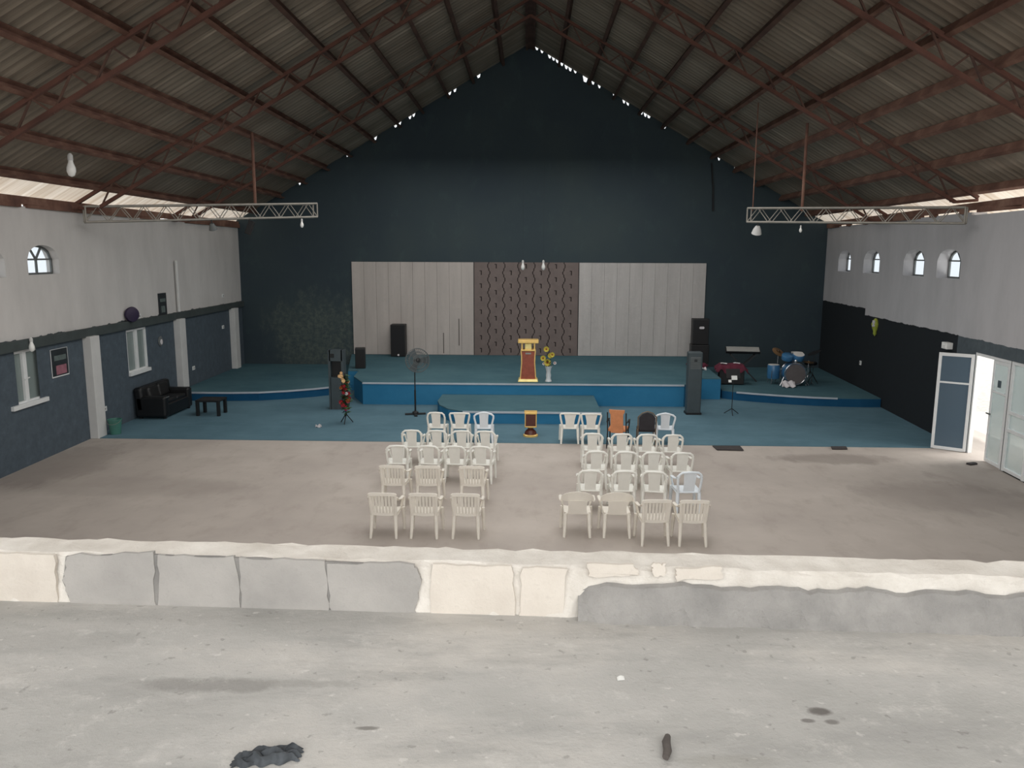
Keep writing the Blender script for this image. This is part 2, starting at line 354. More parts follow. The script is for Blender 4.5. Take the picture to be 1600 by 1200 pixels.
# back gable wall with a ragged top that lets daylight in under the roof sheets
holes = [(824, .5), (831, .8), (838, .6), (846, .3), (858, .7), (864, .7), (870, .8), (877, .7), (884, 1.0), (890, .8), (898, .4), (914, 2.2), (926, .5), (936, .4), (960, .5), (975, .6), (981, .5), (1003, 1.2), (1009, .9), (1015, .7), (1040, 1.0), (1120, .9), (1128, .4),
         (748, .8), (703, .6), (711, .6), (640, .7), (646, .6), (624, .6), (617, .5), (585, .7), (540, .5), (463, .5), (1155, .5)]
hx = sorted((PY(px, 150, YB).x, w) for px, w in holes)
top = []; x = xl(YB)-.05
xs = set()
k = x
while k < xr(YB)+.05: xs.add(round(k, 3)); k += .25
for h, w in hx:
    for d in (-.055, -.02, .02, .055): xs.add(round(h+d*(1+.4*w), 3))
for x in sorted(xs):
    z = zroof(x)+.012+random.uniform(-.012, .012)
    for h, w in hx:
        if abs(x-h) < .04*(1+.4*w): z -= .085+.055*w
    top.append((x, z))
mb = MB(); poly = [(top[0][0], -.1), (top[-1][0], -.1)] + top[::-1]
n = len(top)
for y in (YB, YB+.12):
    for (xa, za), (xb, zb) in zip(top, top[1:]): mb.add([(xa, y, -.1), (xb, y, -.1), (xb, y, zb), (xa, y, za)], [(0, 1, 2, 3)])
for (xa, za), (xb, zb) in zip(top, top[1:]): mb.add([(xa, YB, za), (xb, YB, zb), (xb, YB+.12, zb), (xa, YB+.12, za)], [(0, 1, 2, 3)])
struct(mb.build('wall_back', 'back'))
# floors
struct(MB().box((0, 17.5, -.1), (25, 30, .2)).build('floor', 'hall_floor'))
struct(MB().box((0, 15, -.35), (160, 160, .2)).build('ground', 'dirt'))
struct(MB().box((0, -.35, 3.05), (22.2, 7.5, .3)).build('floor.001', 'gal_floor'))
# corrugated roof
def roofside(name, sgn, x0, x1, mat):
    mb = MB(); y = -4.0; ys = []
    while y < YB+.18: ys.append(y); y += .0625
    prof = [.0, .018, .026, .018]
    vs = []; fs = []
    for i, yy in enumerate(ys):
        dz = prof[i % 4]
        for x in (x0, (x0+x1)/2, x1): vs.append((sgn*x, yy, zroof(x)+dz))
    for i in range(len(ys)-1):
        for j in (0, 1): a = i*3+j; fs.append((a, a+1, a+4, a+3))
    return struct(mb.add(vs, fs).build(name, mat))
roofside('ceiling_left', -1, 0, 10.95, 'roof'); roofside('ceiling_right', 1, 0, 10.95, 'roof')
roofside('ceiling_left_eaves', -1, 10.95, 12.0, 'eaves'); roofside('ceiling_right_eaves', 1, 10.95, 12.25, 'eaves')
# left pillars
for i, (y, zb) in enumerate(((14.4, 0), (P(150, 684).y+.1, 0), (25.45, .3), (30.55, .3))):
    xw = xl(y); o = MB().box((xw+.1, y, (zb+2.66)/2), (.24, .42, 2.66-zb)).build('pillar', 'white_paint', bevel=.012); struct(o)
mb = MB(); ya, yb = -4, YB
mb.add([(xl(ya)-.02, ya, 2.64), (xl(yb)-.02, yb, 2.64), (xl(yb)-.02, yb, 2.86), (xl(ya)-.02, ya, 2.86), (xl(ya)+.1, ya, 2.64), (xl(yb)+.1, yb, 2.64), (xl(yb)+.1, yb, 2.86), (xl(ya)+.1, ya, 2.86)],
       [(0, 1, 2, 3), (4, 5, 6, 7), (0, 1, 5, 4), (3, 2, 6, 7), (0, 3, 7, 4), (1, 2, 6, 5)])
S('beam_paint', (62, 70, 70), .85, .2, 2); struct(mb.build('trim_1', 'beam_paint'))

# purlins
NPUR = 11
for sgn, side in ((-1, 'sofa'), (1, 'drum')):
    for i in range(NPUR):
        x = [1.1, 2.25, 3.2, 4.2, 5.1, 6.1, 7.05, 7.95, 8.85, 9.8, 10.85][i]; z = zroof(x)-.125
        a = math.atan(SLOPE)*sgn
        mb = MB()
        for dx, dz, w, h in ((0, 0, .012, .2), (.05, .094, .1, .012), (.05, -.094, .1, .012)):
            p = Matrix.Rotation(a, 3, 'Y') @ Vector((dx, 0, dz)); mb.box((p.x, 0, p.z), (w, YB+3.9, h), 0, 0, a)
        o = mb.build('purlin', 'rust' if i > 4 else 'rust_dark', loc=(sgn*x, (YB-4)/2+.02, z))
        nm = ['first', 'second', 'third', 'fourth', 'fifth', 'sixth', 'seventh', 'eighth', 'ninth', 'tenth', 'eleventh'][i]
        tag(o, f'long rusty steel purlin on the {side}-side roof slope, {nm} down from the ridge', 'roof beam', f'purlins of the {side}-side roof slope')
mb = MB().box((0, (YB-4)/2, APEX-.16), (.34, YB+3.9, .1)).box((-.13, (YB-4)/2, APEX-.16), (.08, YB+3.9, .2)).box((.13, (YB-4)/2, APEX-.16), (.08, YB+3.9, .2))
tag(mb.build('ridge_beam', 'rust_dark'), 'thick dark steel ridge beam along the peak of the roof', 'roof beam')
for sgn, side, x, zt in ((-1, 'sofa', None, 5.80), (1, 'drum', None, 5.86)):
    f = xl if sgn < 0 else xr
    mb = MB(); ya, yb = -4, YB-.05
    for (y0, y1) in ((ya, yb),):
        mb.bar((f(y0)-sgn*.02, y0, zt+.13), (f(y1)-sgn*.02, y1, zt+.13), .1, .17)
    for yy in [3+1.75*k for k in range(17)]: mb.box((f(yy)-sgn*.02, yy, zt+.04), (.1, random.choice([.3, 1.2, 1.75, 1.75]), .14))
    tag(mb.build('eaves_beam', 'rust'), f'rusty eaves beam lying along the top of the {"left" if sgn<0 else "right"} wall', 'roof beam')
# lattice roof trusses
for y, lab in ((25.6, 'rusty lattice roof truss closest to the dark gable wall'), (20.0, 'rusty lattice roof truss, second from the dark gable wall'), (14.3, 'rusty lattice roof truss nearest above the low block wall'), (8.6, 'rusty lattice roof truss above the balcony, out over the low wall')):
    if y < 9: continue
    t = thing('roof_truss', lab, 'roof truss', (0, y, 0), 0, 'roof trusses')
    for sgn in (-1, 1):
        tc, bc, wb = MB(), MB(), MB()
        xe = abs((xl if sgn < 0 else xr)(y))+.05
        tp = lambda x, d: (sgn*x, 0, zroof(x)-d)
        tc.bar(tp(0, .24), tp(xe, .24), .08, .08); bc.bar(tp(0, .74), tp(xe-.55, .66), .08, .08); bc.bar(tp(xe-.55, .66), tp(xe, .30), .07, .07)
        K = 14
        for k in range(K):
            a, b = .15+(xe-.8)*k/K, .15+(xe-.8)*(k+1)/K
            wb.bar(tp(a, .72), tp((a+b)/2, .26), .035, .035); wb.bar(tp((a+b)/2, .26), tp(b, .72), .035, .035)
        tc.build('top_chord', 'truss_rust', t); bc.build('bottom_chord', 'truss_rust', t); wb.build('web', 'rust_dark', t)

# ------------------------------------------------------------------ low block wall of the gallery
kA, kB = P(0, 838, 3.43), P(1600, 877, 3.43)
kd = (kB-kA); kd.z = 0; L = kd.length; kd.normalize(); kn = Vector((kd.y, -kd.x, 0))         # kn points to the camera
def K(s, d, z): p = kA+kd*s+kn*d; return (p.x, p.y, z)
random.seed(3)
mb = MB(); s0, s1 = -8.2, L+8.4; NS = 260; vs = []; fs = []
for i in range(NS+1):
    s = s0+(s1-s0)*i/NS; j = lambda a: random.uniform(-a, a)
    vs += [K(s, 0+j(.008), 3.18), K(s, 0+j(.008), 3.425+j(.008)), K(s, .02+j(.006), 3.432+j(.006)), K(s, .17+j(.01), 3.428+j(.007)), K(s, .19+j(.006), 3.412+j(.006)), K(s, .2+j(.006), 3.3+j(.01)), K(s, .212+j(.008), 3.2)]
for i in range(NS):
    for k in range(6): a = i*7+k; fs.append((a, a+1, a+8, a+7))
kerb = mb.add(vs, fs).build('parapet_wall', 'kerb_white', smooth=False)
kerb['kind'] = 'structure'
def kface(px, py):          # pixel on the front face of the low wall -> (s, z)
    p = onplane(px, py, K(0, .2, 3.3), kn); return ((p-kA).dot(kd), p.z)
def patch(name, pts, mat, thick, jag=.008, sub=6):
    q = [kface(*p) for p in pts]; out = []
    for i in range(len(q)):
        a, b = q[i], q[(i+1) % len(q)]
        for k in range(sub): u = k/sub; out.append((a[0]+(b[0]-a[0])*u+random.uniform(-jag, jag), max(3.195, a[1]+(b[1]-a[1])*u+random.uniform(-jag, jag))))
    mb = MB(); mb.prism(out, lambda s, z: K(s, .198, z), lambda s, z: K(s, .2+thick, z)); return mb.build(name, mat, kerb)
patch('cement_bed', [(106, 868), (240, 865), (376, 870), (510, 876), (645, 881), (656, 905), (648, 960), (380, 955), (118, 950), (100, 905)], 'kerb_joint', .0135, .004, 4)
for pts in ([(108, 866), (240, 862), (248, 950), (118, 950), (102, 905)], [(250, 866), (370, 869), (378, 950), (252, 950)], [(378, 871), (508, 874), (516, 955), (381, 955)], [(512, 876), (648, 880), (658, 905), (650, 960), (519, 955)]):
    patch('exposed_block', pts, 'kerb_grey', .017)
for pts in ([(-30, 862), (88, 864), (94, 945), (-30, 945)], [(676, 880), (800, 884), (806, 965), (672, 960)], [(815, 885), (885, 886), (880, 965), (812, 965)], [(918, 878), (990, 880), (1000, 898), (920, 900)], [(1056, 886), (1125, 884), (1128, 903), (1056, 905)], [(1018, 880), (1040, 880), (1038, 898), (1020, 898)]):
    patch('bare_plaster', pts, 'kerb_cream', .0155, .006)
# cement skirt rubbed along the foot of the wall on the right
q0 = kface(903, 930)[0]; mb = MB(); vs = []; fs = []; NS = 120; s1 = L+3
for i in range(NS+1):
    s = q0+(s1-q0)*i/NS; e = min(1, i/3); j = lambda a: random.uniform(-a, a)
    zt = 3.362+j(.008)+.008*math.sin(i*.7)-(1-e)*.04
    vs += [K(s, .2, zt), K(s, .2+.022*e+j(.004), zt-.01), K(s, .235+.02*e+j(.006), 3.28+j(.008)), K(s, .25+.02*e+j(.01), 3.2)]
for i in range(NS):
    for k in range(3): a = i*4+k; fs.append((a, a+1, a+5, a+4))
mb.add(vs, fs).build('cement_skirt', 'kerb_skirt', kerb)
# things lying on the gallery floor
mb = MB(); c = P(418, 1186, 3.2)
def ragf(u, v):
    x = (u-.5)*.2; y = (v-.5)*.075*(1.1-.6*abs(u-.65)); h = .012+.02*math.sin(u*9+v*5)**2+.016*math.sin(v*11+u*4)**2
    e = min(u, 1-u, v, 1-v); return (x+.008*math.sin(v*19), y+.008*math.sin(u*23)+x*.25, .004+.7*h*min(1, e*6))
tag(mb.sheet(ragf, 30, 16, (0, 0, -.003)).build('rag', 'rag', smooth=True, loc=(c.x, c.y, 3.201)), 'crumpled dark grey rag lying on the balcony floor', 'rag')
c0, c1 = P(1040, 1190, 3.2), P(1043, 1156, 3.2)
tag(MB().tube([c0+Vector((0, 0, .014)), c0.lerp(c1, .3)+Vector((.004, 0, .016)), c0.lerp(c1, .7)+Vector((-.003, 0, .016)), c1+Vector((0, 0, .014))], [.011, .014, .014, .01], 8, (1, .9)).build('wood_stick', 'bark_brown', smooth=True), 'short brown stick lying on the balcony floor', 'stick')
c = P(970, 1062, 3.2); tag(MB().sheet(lambda u, v: (c.x+(u-.5)*.028, c.y+(v-.5)*.022+u*.006, 3.204+.006*math.sin(u*3)*v), 4, 4, (0, 0, -.002)).build('paper_scrap', 'paper'), 'tiny white paper scrap on the balcony floor', 'paper scrap')

# ------------------------------------------------------------------ carpet, stage, side platforms, low step
ca, cb = P(163, 685), P(1460, 700)
struct(MB().prism([(xl(ca.y), ca.y), (cb.x+.6, cb.y-.02), (xr(26)-.0, 26), (xr(YB), YB), (xl(YB), YB)], lambda x, y: (x, y, 0), lambda x, y: (x, y, .012)).build('floor_carpet', 'carpet'))
def deck(name, poly, z, label, cat, nos, top='stage_carpet', side='riser', zb=.01):
    t = thing(name, label, cat)
    MB().prism(poly, lambda x, y: (x, y, zb), lambda x, y: (x, y, z-.03)).build('riser', side, t)
    MB().prism(poly, lambda x, y: (x, y, z-.03), lambda x, y: (x, y, z)).build('deck_top', top, t)
    mb = MB()
    for a, b in zip(nos, nos[1:]): mb.bar((a[0], a[1], z-.022), (b[0], b[1], z-.022), .05, .05)
    mb.build('nosing', 'nosing', t); return t
arcL = [(-11.46, 25.1), (-10.5, 25.08), (-9.6, 25.1), (-8.8, 25.2), (-8.0, 25.5), (-7.2, 25.95), (-6.5, 26.5), (-6.3, 27.1)]
arcR = [(6.55, 26.3), (6.95, 25.95), (7.45, 25.7), (8.0, 25.47), (8.6, 25.25), (9.2, 25.08), (9.9, 24.95), (10.6, 24.9), (xr(24.9)-.02, 24.92)]
ps = [(-5.28, 24.72), (4.96, 24.72), (5.42, 25.25), (5.5, 26.1), (6.45, 26.1), (6.7, YB-.04), (-7.2, YB-.04), (-6.33, 27.3), (-5.95, 27.3), (-5.83, 25.97)]
deck('stage', ps, .72, 'large raised stage with blue front and grey-blue carpet before the pale wall panels', 'stage', [(-5.28, 24.72), (4.96, 24.72)])
deck('side_platform', arcL+[(-7.25, YB-.04), (xl(YB)+.02, YB-.04)], .3, 'low curved blue platform left of the stage behind the black sofa', 'platform', arcL, 'stage_carpet', 'plat_riser')
deck('side_platform', arcR+[(xr(YB)-.02, YB-.04), (6.75, YB-.04)], .3, 'low curved blue platform under the drum kit right of the stage', 'platform', arcR[1:-2], 'stage_carpet', 'plat_riser')
stp = [(-2.72, 24.70), (-2.75, 23.6), (-2.62, 22.95), (-2.3, 22.35), (-1.85, 21.98), (2.1, 21.96), (2.1, 24.70)]
deck('stage_step', stp, .36, 'low blue step block in front of the stage with pale front edge', 'step', [(-1.85, 21.98), (2.1, 21.96)])

# ------------------------------------------------------------------ panels on the back wall
zt, zb = 4.46, .725
def boards(name, x0, x1, n, mat, label, gaps):
    t = thing(name, label, 'wall panel', ((x0+x1)/2, YB, 0)); w = (x1-x0)/n; xc = (x0+x1)/2
    MB().box((0, -.02, (zt+zb)/2), (x1-x0-.01, .03, zt-zb)).build('backing', 'groove', t)
    mb = MB()
    for k in range(n): mb.box((x0-xc+w*(k+.5), -.045, (zt+zb)/2), (w-.007, .025, zt-zb-.01))
    mb.build('board_face', mat, t)
    for px, y0, y1 in gaps:
        a, b = PY(px, y0, YB-.06), PY(px, y1, YB-.06); MB().box((a.x-xc, -.058, (a.z+max(b.z, zb+.03))/2), (.028, .004, a.z-max(b.z, zb+.03))).build('split', 'groove', t)
    return t
boards('wall_panel', -7.1, -2.2, 10, 'panel_l', 'pale boarded wall panel behind the tall black speaker, left of the brown cladding', [(693, 520, 552), (717, 498, 540)])
boards('wall_panel', 2.02, 7.06, 10, 'panel_r', 'pale textured wall panel right of the brown cladding', [])
t = thing('brown_cladding', 'grey-brown interlocking cladding panel between the two pale wall panels', 'wall panel', (-.09, YB, 0))
W = 4.2; MB().box((0, -.02, (zt+zb)/2), (W, .03, zt-zb)).build('backing', 'groove', t)
mb = MB(); nc = 7; cw = W/nc; per = .52; H = zt-zb
def edge(k, z):       # zigzag joint between columns
    if k == 0 or k == nc: return 0
    ph = (z/per+(.5 if k % 2 else 0)) % 1
    return .045*(1 if .12 < ph < .42 else -1 if .62 < ph < .92 else 0)
zs = [zb+H*i/90 for i in range(91)]
for k in range(nc):
    vs = []; fs = []
    for z in zs:
        a, b = -W/2+k*cw+edge(k, z)+.018, -W/2+(k+1)*cw+edge(k+1, z)-.018
        vs += [(a, -.035, z), (a, -.07, z), (b, -.07, z), (b, -.035, z)]
    for i in range(len(zs)-1):
        for q in range(3): p = i*4+q; fs.append((p, p+1, p+5, p+4))
    mb.add(vs, fs)
mb.build('interlocking_face', 'cladding', t)
mb = MB()
for k in range(nc):
    x = -W/2+(k+.5)*cw; z = zb+.2+(per/2 if k % 2 else 0)
    while z < zt-.15:
        mb.box((x, -.0705, z), (.04, .005, .18)); mb.box((x-.04, -.0705, z+.075), (.06, .005, .03)); z += per
mb.build('groove_pattern', 'groove', t)

# ------------------------------------------------------------------ windows and doors
def arch_window(o, side, idx, off):
    a, b, zb, zs, zt = o; f = xl if side < 0 else xr; y = (a+b)/2; hw = (b-a)/2
    t = bpy.data.objects.new(f'window_{idx}', None); COL.objects.link(t); t.location = (f(y)+side*off, y, zb); t.rotation_euler = (0, 0, -math.atan(KL if side < 0 else KR)); struct(t)
    N = 14
    hd = lambda u: (zs-zb)+(zt-zs)*math.sqrt(max(0, 1-u*u))
    mb = MB(); pts = [(0, -hw+.02, .02)]+[(0, u*(hw-.02), hd(u)-.02) for u in [-1+2*i/N for i in range(N+1)]]+[(0, hw-.02, .02)]
    for p, q in zip(pts, pts[1:]+pts[:1]): mb.bar(p, q, .05, .045, (1, 0, 0))
    fr = mb.build('window_frame', 'mid_grey', t)
    mb = MB(); zc = zs-zb
    mb.bar((0, -hw, zc), (0, hw, zc), .04, .045, (1, 0, 0)); mb.bar((0, 0, 0), (0, 0, zc), .04, .045, (1, 0, 0))
    for u in (-.38, .38): mb.bar((0, 0, zc), (0, u*hw, hd(u)-.02), .035, .04, (1, 0, 0))
    mb.build('glazing_bars', 'mid_grey', fr)
    poly = [(-hw, 0)]+[(u*hw, hd(u)) for u in [-1+2*i/N for i in range(N+1)]]+[(hw, 0)]
    MB().prism(poly, lambda yy, z: (-.004, yy, z), lambda yy, z: (.004, yy, z)).build('window_pane', 'clear_glass', t)
idx = 1
for o in AWL: arch_window(o, -1, idx, .19); idx += 1
for o in AWR: arch_window(o, 1, idx, .33); idx += 1
def casement(w, idx, px):
    a, b, z0, z1 = w; y = (a+b)/2; hw = (b-a)/2
    t = bpy.data.objects.new(f'window_{idx}', None); COL.objects.link(t); t.location = (xl(y)-.06, y, z0); struct(t); t.rotation_euler = (0, 0, -math.atan(KL))
    H = z1-z0; mb = MB()
    for yy in (-hw+.035, hw-.035): mb.box((0, yy, H/2), (.08, .07, H))
    for z in (.03, H-.03): mb.box((0, 0, z), (.08, 2*hw, .06))
    mb.build('window_frame', 'white_alu', t, bevel=.005)
    MB().box((.01, 0, H/2), (.07, .13, H-.06)).build('centre_mullion', 'white_alu', t, bevel=.005)
    MB().box((.06, 0, -.03), (.14, 2*hw+.03, .1)).build('window_sill', 'white_alu', t, bevel=.008)
    MB().box((-.02, 0, H/2), (.01, 2*hw-.02, H-.04)).build('window_pane', 'dim_glass', t)
    if px: MB().bar((.06, -.08, H*.45), (.06, .1, H*.47), .025, .02).build('window_handle', 'white_alu', t)
casement(LW1, idx, True); casement(LW2, idx+1, False); idx += 2
# rooms behind the lower left windows
struct(MB().box((-14.6, 20, 1.3), (.2, 14, 3)).build('wall_corridor', 'white_paint'))
# double door in the right wall
yh = DY1; hx_ = xrn(yh)
t = bpy.data.objects.new('door_1', None); COL.objects.link(t); t.location = (hx_+.06, 0, 0); struct(t)
mb = MB(); fr = lambda y: (xrn(y)-hx_)
for y in (DY0+.03, DY1-.03, ): mb.box((fr(y), y, 1.25), (.1, .06, 2.5))
mb.bar((fr(DY0), DY0, 2.46), (fr(DY1), DY1, 2.46), .1, .07)
mb.build('door_frame', 'white_alu', t, bevel=.005)
def leaf(name, hinge, free, zt, glassm, mat, sticker=False):
    h, f = Vector(hinge), Vector(free); d = f-h; wd = d.length
    o = bpy.data.objects.new(name, None); COL.objects.link(o); o.location = (h.x, h.y, 0); o.rotation_euler = (0, 0, math.atan2(d.y, d.x)); struct(o)
    mb = MB()
    for x in (.035, wd-.035): mb.box((x, 0, zt/2+.01), (.07, .05, zt-.02))
    for z, hh in ((.05, .08), (zt-.04, .08), (zt*.70, .045)): mb.box((wd/2, 0, z), (wd-.13, .045, hh))
    mb.build('leaf_frame', mat, o, bevel=.004)
    MB().box((wd/2, 0, zt/2), (wd-.12, .012, zt-.12)).build('door_pane', glassm, o)
    return o, wd
a, b = P(1513, 705), P(1465, 699)
lo, wd = leaf('door_2', (hx_-.02, DY1-.02, 0), (hx_-.02+(b.x-a.x)*1.12, DY1+(b.y-a.y)*1.12, 0), 2.44, 'door_glass', 'white_alu')
mb = MB()
for z in (1.0, 1.12): mb.box((wd-.035, -.04, z), (.04, .05, .035))
mb.build('door_handle', 'black_metal', lo)
ym = (DY0+DY1)/2
lo, wd = leaf('door_3', (fr(DY0)+hx_+.04, DY0+.06, 0), (fr(ym)+hx_+.06, ym, 0), 2.42, 'door_glass_lit', 'white_alu')
MB().bar((wd-.12, .05, 1.15), (wd+.06, .05, 1.15), .03, .03).build('door_handle', 'mid_grey', lo)
MB().box((wd*.55, .012, 1.9), (.14, .012, .16)).build('sticker', 'sticker', lo)
t = bpy.data.objects.new('window_10', None); COL.objects.link(t); struct(t); yA, yB = DY0-1.75, DY0
mb = MB()
for y in (yA+.04, (yA+yB)/2, yB-.04): mb.box((xrn(y)+.06, y, 1.25), (.09, .08, 2.5))
for z in (.05, .95, 1.35, 2.46): mb.bar((xrn(yA)+.06, yA, z), (xrn(yB)+.06, yB, z), .08, .07)
mb.build('window_frame', 'white_alu', t)
mb = MB(); mb.prism([(yA, .03), (yB, .03), (yB, 2.47), (yA, 2.47)], lambda y, z: (xrn(y)+.06, y, z), lambda y, z: (xrn(y)+.068, y, z)); mb.build('window_pane', 'door_glass_lit', t)
# outside the doors: a pale paved strip and a boundary wall
struct(MB().box((13.5, 17.5, -.12), (5, 14, .2)).build('pavement', 'kerb_cream'))

# ------------------------------------------------------------------ chairs
def legs(t, mat, fx=.22, fy=.22, bx=.2, by=-.19, seat=.42, splay=.02):
    for sx in (-1, 1):
        MB().tube([(sx*fx, fy, seat-.01), (sx*(fx+splay*.5), fy+.008, seat*.5), (sx*(fx+splay), fy+.015, 0)], [.034, .031, .024], 8).build('leg', mat, t, smooth=True)
        MB().tube([(sx*bx, by, seat-.01), (sx*(bx+splay*.4), by-.03, seat*.5), (sx*(bx+splay), by-.075, 0)], [.037, .033, .023], 8).build('leg', mat, t, smooth=True)
def seat(t, mat, w=.46, z=.42, y0=-.21, y1=.25):
    mb = MB().sheet(lambda u, v: ((u-.5)*(w-.02*abs(v-.5)), y0+(y1-y0)*v, z+.012*abs(u-.5)**2*8-.01*math.sin(pi*v)-.03*max(0, v-.85)/.15), 10, 10, (0, 0, -.016))
    mb.tube([((w/2-.01)*-1, y0+.01, z-.02), (-w/2+.01, y1-.02, z-.03), (w/2-.01, y1-.02, z-.03), (w/2-.01, y0+.01, z-.02)], .02, 6)
    return mb.build('seat', mat, t, smooth=True)
def yback(z): return -.2-.12*max(0, (z-.42))/.4*.75-.01     # the back leans away from the sitter
def arms(t, mat, zz=.63, w=.262, back_w=.235):
    for sx in (-1, 1):
        MB().tube([(sx*back_w, yback(.72)+.01, .735), (sx*(w-.01), yback(.66)+.07, zz+.05), (sx*w, -.05, zz+.02), (sx*w, .14, zz), (sx*(w-.005), .215, zz-.025), (sx*(w-.02), .235, zz-.1), (sx*(w-.045), .235, .42)], [.022, .026, .028, .03, .028, .022, .024], 8, (1, .7)).build('armrest', mat, t, smooth=True)
def slat_chair():
    mat = 'cream_plastic'; t = thing('plastic_armchair', '-', 'chair'); legs(t, mat, .25); seat(t, mat)
    mb = MB(); zt = .80
    for sx in (-1, 1): mb.tube([(sx*.2, yback(.4), .4), (sx*.213, yback(.6), .6), (sx*.222, yback(zt), zt)], [.03, .027, .025], 8, (1, .6), (0, 1, 0))
    mb.sheet(lambda u, v: ((u-.5)*.46, yback(zt)-.01+.012*(1-(2*u-1)**2)*-1, zt-.03+.055*v-.012*(2*u-1)**4), 12, 3, (0, .02, 0))
    mb.sheet(lambda u, v: ((u-.5)*.42, yback(.43)-.012*(1-(2*u-1)**2), .405+.05*v-.012*(1-(2*u-1)**2)), 10, 2, (0, .02, 0))
    for k in range(7):
        x = -.162+.054*k
        mb.sheet(lambda u, v: (x*(1+.06*v)+(u-.5)*.041, yback(.43+(zt-.45)*v)-.01*(1-(x/.2)**2), .43+(zt-.45)*v), 1, 6, (0, .012, 0))
    mb.build('backrest', mat, t, smooth=True)
    arms(t, mat); return t
def shell_chair():
    mat = 'cream_plastic'; t = thing('plastic_armchair', '-', 'chair'); legs(t, mat, .25, .22, .2); seat(t, mat)
    mb = MB()
    def hood(u, v):      # half-round head that wraps forward into the arms
        a = pi*(u-.0); x = -.285*math.cos(a); top = .625+.2*math.sin(a)**.75; lo = .625+.02*math.sin(a)
        k = min(1, abs(x)/.285); y = yback(.72)+.13*k**3; return (x, y-.03*(v-.5), lo+(top-lo)*v)
    mb.sheet(hood, 28, 6, (0, .016, 0))
    mb.sheet(lambda u, v: ((u-.5)*(.34-.03*math.sin(pi*v)), yback(.42+.28*v)-.01, .405+.26*v), 8, 8, (0, .016, 0))
    for sx in (-1, 1): mb.tube([(sx*.205, yback(.41), .40), (sx*.17, yback(.43), .425), (sx*.12, yback(.44), .43)], .016, 6)
    mb.build('backrest', mat, t, smooth=True)
    for sx in (-1, 1):
        MB().tube([(sx*.28, yback(.7)+.12, .632), (sx*.287, -.05, .628), (sx*.285, .14, .62), (sx*.275, .22, .6), (sx*.262, .24, .52), (sx*.235, .235, .42)], [.024, .03, .032, .028, .022, .024], 8, (1, .7)).build('armrest', mat, t, smooth=True)
    return t
def splat_chair(mat, top='round', arm=True):
    def fn():
        t = thing('plastic_armchair' if arm else 'plastic_chair', '-', 'chair'); legs(t, mat); seat(t, mat)
        mb = MB()
        if top == 'round': hoop = [(-.195, .40), (-.215, .55), (-.222, .68), (-.2, .765), (-.15, .805), (0, .815), (.15, .805), (.2, .765), (.222, .68), (.215, .55), (.195, .40)]
        elif top == 'square': hoop = [(-.18, .40), (-.205, .52), (-.235, .66), (-.25, .77), (-.235, .80), (-.12, .808), (0, .81), (.12, .808), (.235, .80), (.25, .77), (.235, .66), (.205, .52), (.18, .40)]
        else: hoop = [(-.185, .40), (-.21, .55), (-.24, .68), (-.24, .745), (-.19, .79), (-.08, .825), (0, .84), (.08, .825), (.19, .79), (.24, .745), (.24, .68), (.21, .55), (.185, .40)]
        mb.tube([(x, yback(z)-.012*(1-(x/.25)**2), z) for x, z in hoop], .024, 8, (1, .75), (0, 1, 0))
        wt = .24 if top != 'square' else .32; wm = .21 if top != 'square' else .22; zt = .80 if top != 'peak' else .82
        def wf(v): return wm+(wt-wm)*max(0, (v-.35)/.65)**1.6
        mb.sheet(lambda u, v: ((u-.5)*wf(v), yback(.40+(zt-.40)*v)-.012, .40+(zt-.40)*v-(.03*abs(2*u-1)**2*(v**4) if top != 'square' else 0)), 8, 12, (0, .014, 0))
        mb.tube([(-.2, yback(.41), .405), (-.1, yback(.41)-.01, .405), (.1, yback(.41)-.01, .405), (.2, yback(.41), .405)], .018, 6)
        mb.build('backrest', mat, t, smooth=True)
        if arm: arms(t, mat, .62, .238, .222)
        return t
    return fn
KS = {'slat': Kind(slat_chair), 'shell': Kind(shell_chair), 'splat': Kind(splat_chair('white_plastic', 'round', True)), 'round': Kind(splat_chair('white_plastic', 'round', False)), 'square': Kind(splat_chair('white_plastic', 'square', False)),
      'peak': Kind(splat_chair('cool_plastic', 'peak', False)), 'cool': Kind(splat_chair('cool_plastic', 'round', True))}
DESC = {'slat': 'slatted white plastic armchair', 'shell': 'white plastic armchair with rounded back', 'splat': 'white plastic splat-back armchair', 'round': 'round-topped white armless plastic chair', 'square': 'square-topped white armless plastic chair', 'peak': 'bluish-white peaked-top plastic chair', 'cool': 'bluish-white plastic splat-back armchair'}
rows = [
 ('sofa', 'in row nearest low wall', 770, [(597, 'slat', -2), (661, 'slat', -1), (727, 'slat', -2)]),
 ('sofa', 'second row from low wall', 727, [(612, 'slat', -3), (668, 'slat', 1), (737, 'slat', -2)]),
 ('sofa', 'in middle row', 696, [(620, 'splat', 2), (669, 'splat', -5), (710, 'splat', -4), (751, 'splat', -6)]),
 ('sofa', 'second row from stage', 672, [(643, 'splat', 0), (682, 'splat', -1), (721, 'splat', 2), (758, 'splat', -3)]),
 ('sofa', 'in row nearest stage', 645, [(681, 'round', -2), (718, 'square', 0), (756, 'peak', 2)]),
 ('drum', 'in row nearest low wall', 769, [(903, 'shell', -1), (966, 'shell', 0), (1027, 'slat', 2), (1086, 'slat', -1)]),
 ('drum', 'second row from low wall', 735, [(923, 'splat', -3), (976, 'splat', 2), (1023, 'splat', -9), (1079, 'cool', 3)]),
 ('drum', 'in middle row', 705, [(932, 'splat', -1), (979, 'splat', -4), (1022, 'splat', -2), (1067, 'splat', 1)]),
 ('drum', 'second row from stage', 677, [(926, 'splat', -3), (972, 'splat', 2), (1012, 'splat', 0), (1052, 'splat', 0)]),
 ('drum', 'in row nearest stage', 646, [(891, 'square', 0), (924, 'square', -1), (1040, 'peak', -6)]),
]
ordn = ['first', 'second', 'third', 'fourth']
